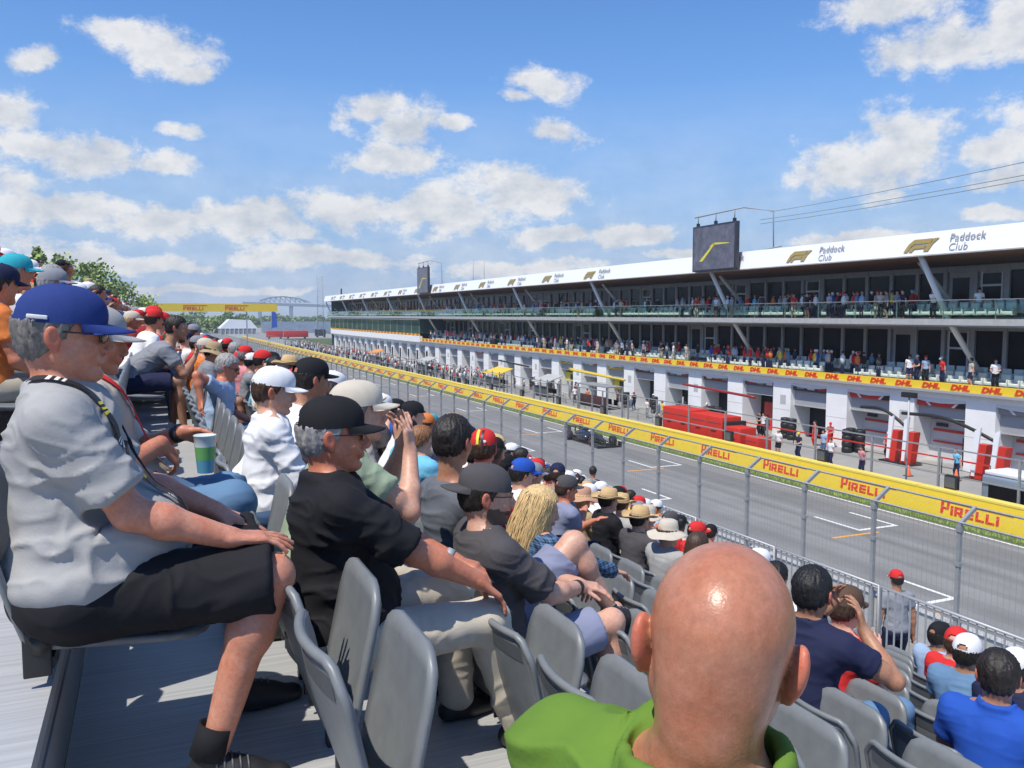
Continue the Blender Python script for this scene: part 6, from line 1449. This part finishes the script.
def guests(xs, z, ys, lv):
    for i, y in enumerate(ys):
        tc = pr_.choice(['white','white','white','pale blue','black','navy','red','grey','beige']); ht = pr_.choice([None,None,None,None,('cap','white'),('cap','black'),('cap','red')])
        x = pr_.choice(xs); a = ', %s' % (ht[1]+' cap') if ht else ', bareheaded'
        person_at(x, y, z, 180+pr_.uniform(-40,40), tc, pr_.choice(['black','navy','khaki']), 'guest in %s%s on the %s terrace %s' % (tc, a, lv, 'right of the big screen' if y < 51 else ('left of the big screen' if y < 90 else 'of the far half')), ht, 'fair', 'dark', i%4, group='guests on the %s terrace' % lv)
ys_u = [38.4,38.9,39.6,40.1,40.4,44.5,43.8,36.2,33.9,30.0,46.6,48.0,47.4,55,57,59.6,60.2,63,69,72,73,77,81,85,86,90,91,95,99]
ys_l = [29.3,32.6,34.1,36,37.2,37.8,38.4,62,64,66,69,71,73,74,78,80,84,85,88,91,93]
guests([42.45,42.5,43.3], zS1+.02, ys_u, 'upper'); guests([43.2], zD0+.26, ys_l, 'lower')
mass('terrace_crowd', [(42.5+pr_.random()*.9, 36+176*pr_.random()**1.2, zS1, pr_.choice(TOPW), pr_.choice(HATW), 'fair', 'dark') for i in range(230)]+[(43.2+pr_.random(), pr_.uniform(40,136), zD0+.25, pr_.choice(TOPW), pr_.choice(HATW), 'fair', 'dark') for i in range(190)], 'guests crowding the far part of both terraces', True)

# ---------------- racing car, dark, driving down the track away from the gantry
def race_car():
    e = empty('racing_car', (28.6, 52.6, GZ+.006), R(-90), label='dark open wheel racing car passing on the track', cat='racing car')     # local +x = nose
    Mc = mat('car black paint', (.02,.022,.028), .25, coat=.6); Mt = mat('tyre rubber', (.022,.022,.022), .8); Mp = mat('purple tyre band', (.35,.05,.22), .6); Mcb = mat('carbon floor', (.015,.015,.016), .4)
    b = MB(); S_ = [(-2.3,.10,.10,.42),(-1.6,.22,.16,.55),(-.9,.38,.20,.62),(-.2,.42,.22,.60),(.5,.33,.22,.58),(1.2,.20,.17,.50),(2.0,.13,.11,.36),(2.65,.06,.05,.24)]   # x, half width, half height, centre z
    vs = []; n = 14
    for x, w, h, z in S_:
        for k in range(n): a = 2*PI*k/n; vs.append((x, w*math.copysign(abs(math.cos(a))**.8, math.cos(a)), z+h*math.sin(a)))
    b.add(vs, [(i*n+k, i*n+(k+1)%n, (i+1)*n+(k+1)%n, (i+1)*n+k) for i in range(len(S_)-1) for k in range(n)]+[tuple(range(n)), tuple((len(S_)-1)*n+k for k in range(n))], Mc, True)
    b.build('body', e)
    b = MB()
    for s in (1,-1):
        vs = []; Q = [(-1.5,.18,.08,.30),(-.7,.27,.22,.36),(.1,.28,.24,.38),(.55,.22,.18,.40)]
        for x, w, h, z in Q:
            for k in range(10): a = 2*PI*k/10; vs.append((x, s*.50+w*math.cos(a), z+h*math.sin(a)))
        b.add(vs, [(i*10+k, i*10+(k+1)%10, (i+1)*10+(k+1)%10, (i+1)*10+k) for i in range(3) for k in range(10)]+[tuple(range(10)), tuple(30+k for k in range(10))], Mc, True)
    b.build('sidepod', e)
    MB().tube([(-1.9,0,.62),(-1.0,0,.80),(-.45,0,.93)], [.03,.13,.12], Mc, 10).poly([(-2.0,-.01,.55),(-.9,-.01,.9),(-.9,-.01,.55)], (0,.02,0), Mc).build('engine_cover', e)
    MB().box(-1.9,1.3,-.72,.72,.05,.085,Mcb).build('floor_plate', e)
    fw = MB(); fw.box(2.35,2.85,-.95,.95,.10,.125,Mc); fw.box(2.25,2.5,-.95,.95,.20,.22,Mc); fw.box(2.2,2.85,-.975,-.952,.08,.34,Mc); fw.box(2.2,2.85,.952,.975,.08,.34,Mc); fw.box(2.35,2.5,-.1,.1,.126,.22,Mc); fw.build('front_wing', e)
    rw = MB(); rw.box(-2.55,-2.2,-.48,.48,.83,.86,Mc); rw.box(-2.62,-2.45,-.48,.48,.90,.93,Mc); rw.box(-2.65,-2.05,-.50,-.482,.35,.97,Mc); rw.box(-2.65,-2.05,.482,.50,.35,.97,Mc); rw.box(-2.4,-2.3,-.03,.03,.4,.83,Mc); rw.build('rear_wing', e)
    for x, w, r in ((1.75,.30,.335),(-1.78,.38,.335)):
        for s in (1,-1):
            t = MB(); t.lathe([(.19,-w/2),(r*.93,-w/2),(r,-w/2+.05),(r,w/2-.05),(r*.93,w/2),(.19,w/2)], (x, s*.80, r), Mt, 24, axis='y'); wh = t.build('wheel', e)
            q = MB(); q.lathe([(.0,-w/2+.03),(.19,-w/2+.02),(.19,w/2-.02),(.0,w/2-.03)], (x,s*.80,r), M_seatd, 18, axis='y'); q.build('rim', wh)
            q = MB(); q.lathe([(r*.80,s*(w/2+.002)),(r*.88,s*(w/2+.002))], (x,s*.80,r), Mp, 24, axis='y'); q.build('tyre_band', wh)
            for zz, xx in ((.25,.2),(.42,-.2),(.3,-.35)): pass
    sp = MB()
    for x in (1.75,-1.78):
        for s in (1,-1): sp.beam((x+.25,s*.12,.42),(x,s*.66,.38),.04,.02,Mcb); sp.beam((x-.25,s*.12,.30),(x,s*.66,.25),.04,.02,Mcb)
    sp.build('suspension', e)
    MB().tube([(.55,0,.72),(.25,0,.92)], .02, M_blk, 6).tube([(.25,0,.92),(.15,.20,.92),(-.25,.25,.84)], .028, M_blk, 6).tube([(.25,0,.92),(.15,-.20,.92),(-.25,-.25,.84)], .028, M_blk, 6).build('halo', e)
    MB().blob((-.12,0,.78), (.14,.125,.14), M_w3, 12, 8).build('helmet', e)
    return e
race_car()

# ---------------- trees and far wood
TP = [(38,247,'poplar'),(57,249,'poplar'),(70,260,'round'),(84,262,'poplar'),(97,263,'round'),(112,281,'round'),(127,286,'round'),(140,295,'round'),(150,301,'round'),(28,262,'round')]
desc = ['tall thin poplar, leftmost above the crowd','tall thin poplar, second from the left','rounded green tree right of the two poplars','tapering green tree with a pointed top','broad light green tree in the middle of the line','lower green tree sloping down to the right','small green tree near the right of the line','darker small tree near the gantry','lowest tree just left of the gantry','bushy tree showing between the heads at far left']
for i, (px, py, kd) in enumerate(TP):
    Yt = 95+i*7 if i < 9 else 90; v = D + RR*((px-512)/848) + U*((384-py)/848); t = Yt/v.y; x, zt = v.x*t, v.z*t; h = zt-GZ
    tree('tree', x, Yt, GZ, h, 3.4 if kd == 'poplar' else 6.5, kd, desc[i], 'trees behind the grandstand', 1500, .24, i)
def wood(name, x0, x1, y, h, n, label, cl=60, ls=.9):
    r = random.Random(int(y)); V = []; Fc = []; MI = []; cs_ = []
    for i in range(cl):
        x = x0+(x1-x0)*(i+r.random())/cl; hh = h*(.65+.35*r.random())
        for q in range(5): cs_.append((x+r.uniform(-2.5,2.5), y+r.uniform(-8,8), GZ+hh*r.uniform(.15,.85), hh*.22))
    for i in range(n):
        c = r.choice(cs_); d = Vector((r.gauss(0,1), r.gauss(0,1), r.gauss(0,1))).normalized()*c[3]*(.4+.8*r.random()); p = Vector(c[:3])+d; nn = Vector((r.gauss(0,1), r.gauss(0,1), r.gauss(0,1))).normalized(); u = nn.orthogonal().normalized()*ls*(.6+.7*r.random()); w = nn.cross(u).normalized()*ls*.7
        o_ = len(V); V += [p-u, p+w, p+u, p-w]; Fc.append((o_,o_+1,o_+2,o_+3)); MI.append(r.choice((0,0,1,1,2)))
    mesh_obj(name, np_mesh(name, V, Fc, M_leaf, MI, smooth=False), kind='stuff', label=label, cat='woodland')
wood('far_wood', -60, 48, 450, 11.5, 9000, 'green woodland behind the far gantry and tent', 50)
wood('far_wood', 45, 190, 800, 9.5, 7000, 'pale green woodland on the horizon beside the bridge', 60, 1.4)
wood('far_wood', -160, -60, 400, 14, 4000, 'green woodland hidden behind the stand', 30)
# low things far down the lap
for i, (x, y, l, h, m_, lab) in enumerate(((44,330,6,2.4,M_red,'left red trailer beyond the far end of the pit lane'),(52,330,9,2.4,M_red,'right red trailer beyond the far end of the pit lane'),(64,345,4,2.6,M_blk,'dark trailer right of the red trailers'))):
    e = empty('trailer', (x,y,GZ), label=lab, cat='trailer'); MB().box(-l/2,l/2,0,2.4,.6,.6+h,m_,.08).build('body', e)
    for dx in (-l*.35, l*.35): MB().lathe([(0,-.2),(.45,-.2),(.45,.2),(0,.2)], (dx,-.05,.45), M_blk, 12, axis='y').build('wheel', e)
e = empty('far_stand', (78, 430, GZ), label='pale blue grey grandstand far beyond the gantry', cat='grandstand'); M_fs = mat('far stand steel', (.28,.33,.38), .6, var=.2, vscale=.5)
for i in range(6): MB().box(-26,26,i*1.6,i*1.6+1.58,0,1.2+i*.9,M_fs).build('tier', e)
mf = empty('banner', (52, 400, GZ), label='tall blue feather banner right of the gantry', cat='banner'); MB().tube([(0,0,0),(0,0,11)], .12, M_galv, 6).build('pole', mf); MB().poly([(0,0,3),(2.6,0,3.5),(2.2,0,10),(.2,0,11)], (0,.1,0), C('royal blue')).build('cloth', mf)

# the air between here and the horizon
hm = bpy.data.materials.new('air'); t = nt(hm); t.nodes.remove(t.nodes['Principled BSDF']); v = t.nodes.new('ShaderNodeVolumePrincipled'); v.inputs['Density'].default_value = .0004; v.inputs['Color'].default_value = (.80,.88,1,1); v.inputs['Anisotropy'].default_value = .2
t.links.new(v.outputs[0], t.nodes['Material Output'].inputs['Volume'])
MB().box(-3100, 3100, -400, 1800, GZ-1.2, 22, hm).build('haze', kind='stuff', label='thin pale summer haze over the whole circuit', cat='haze')
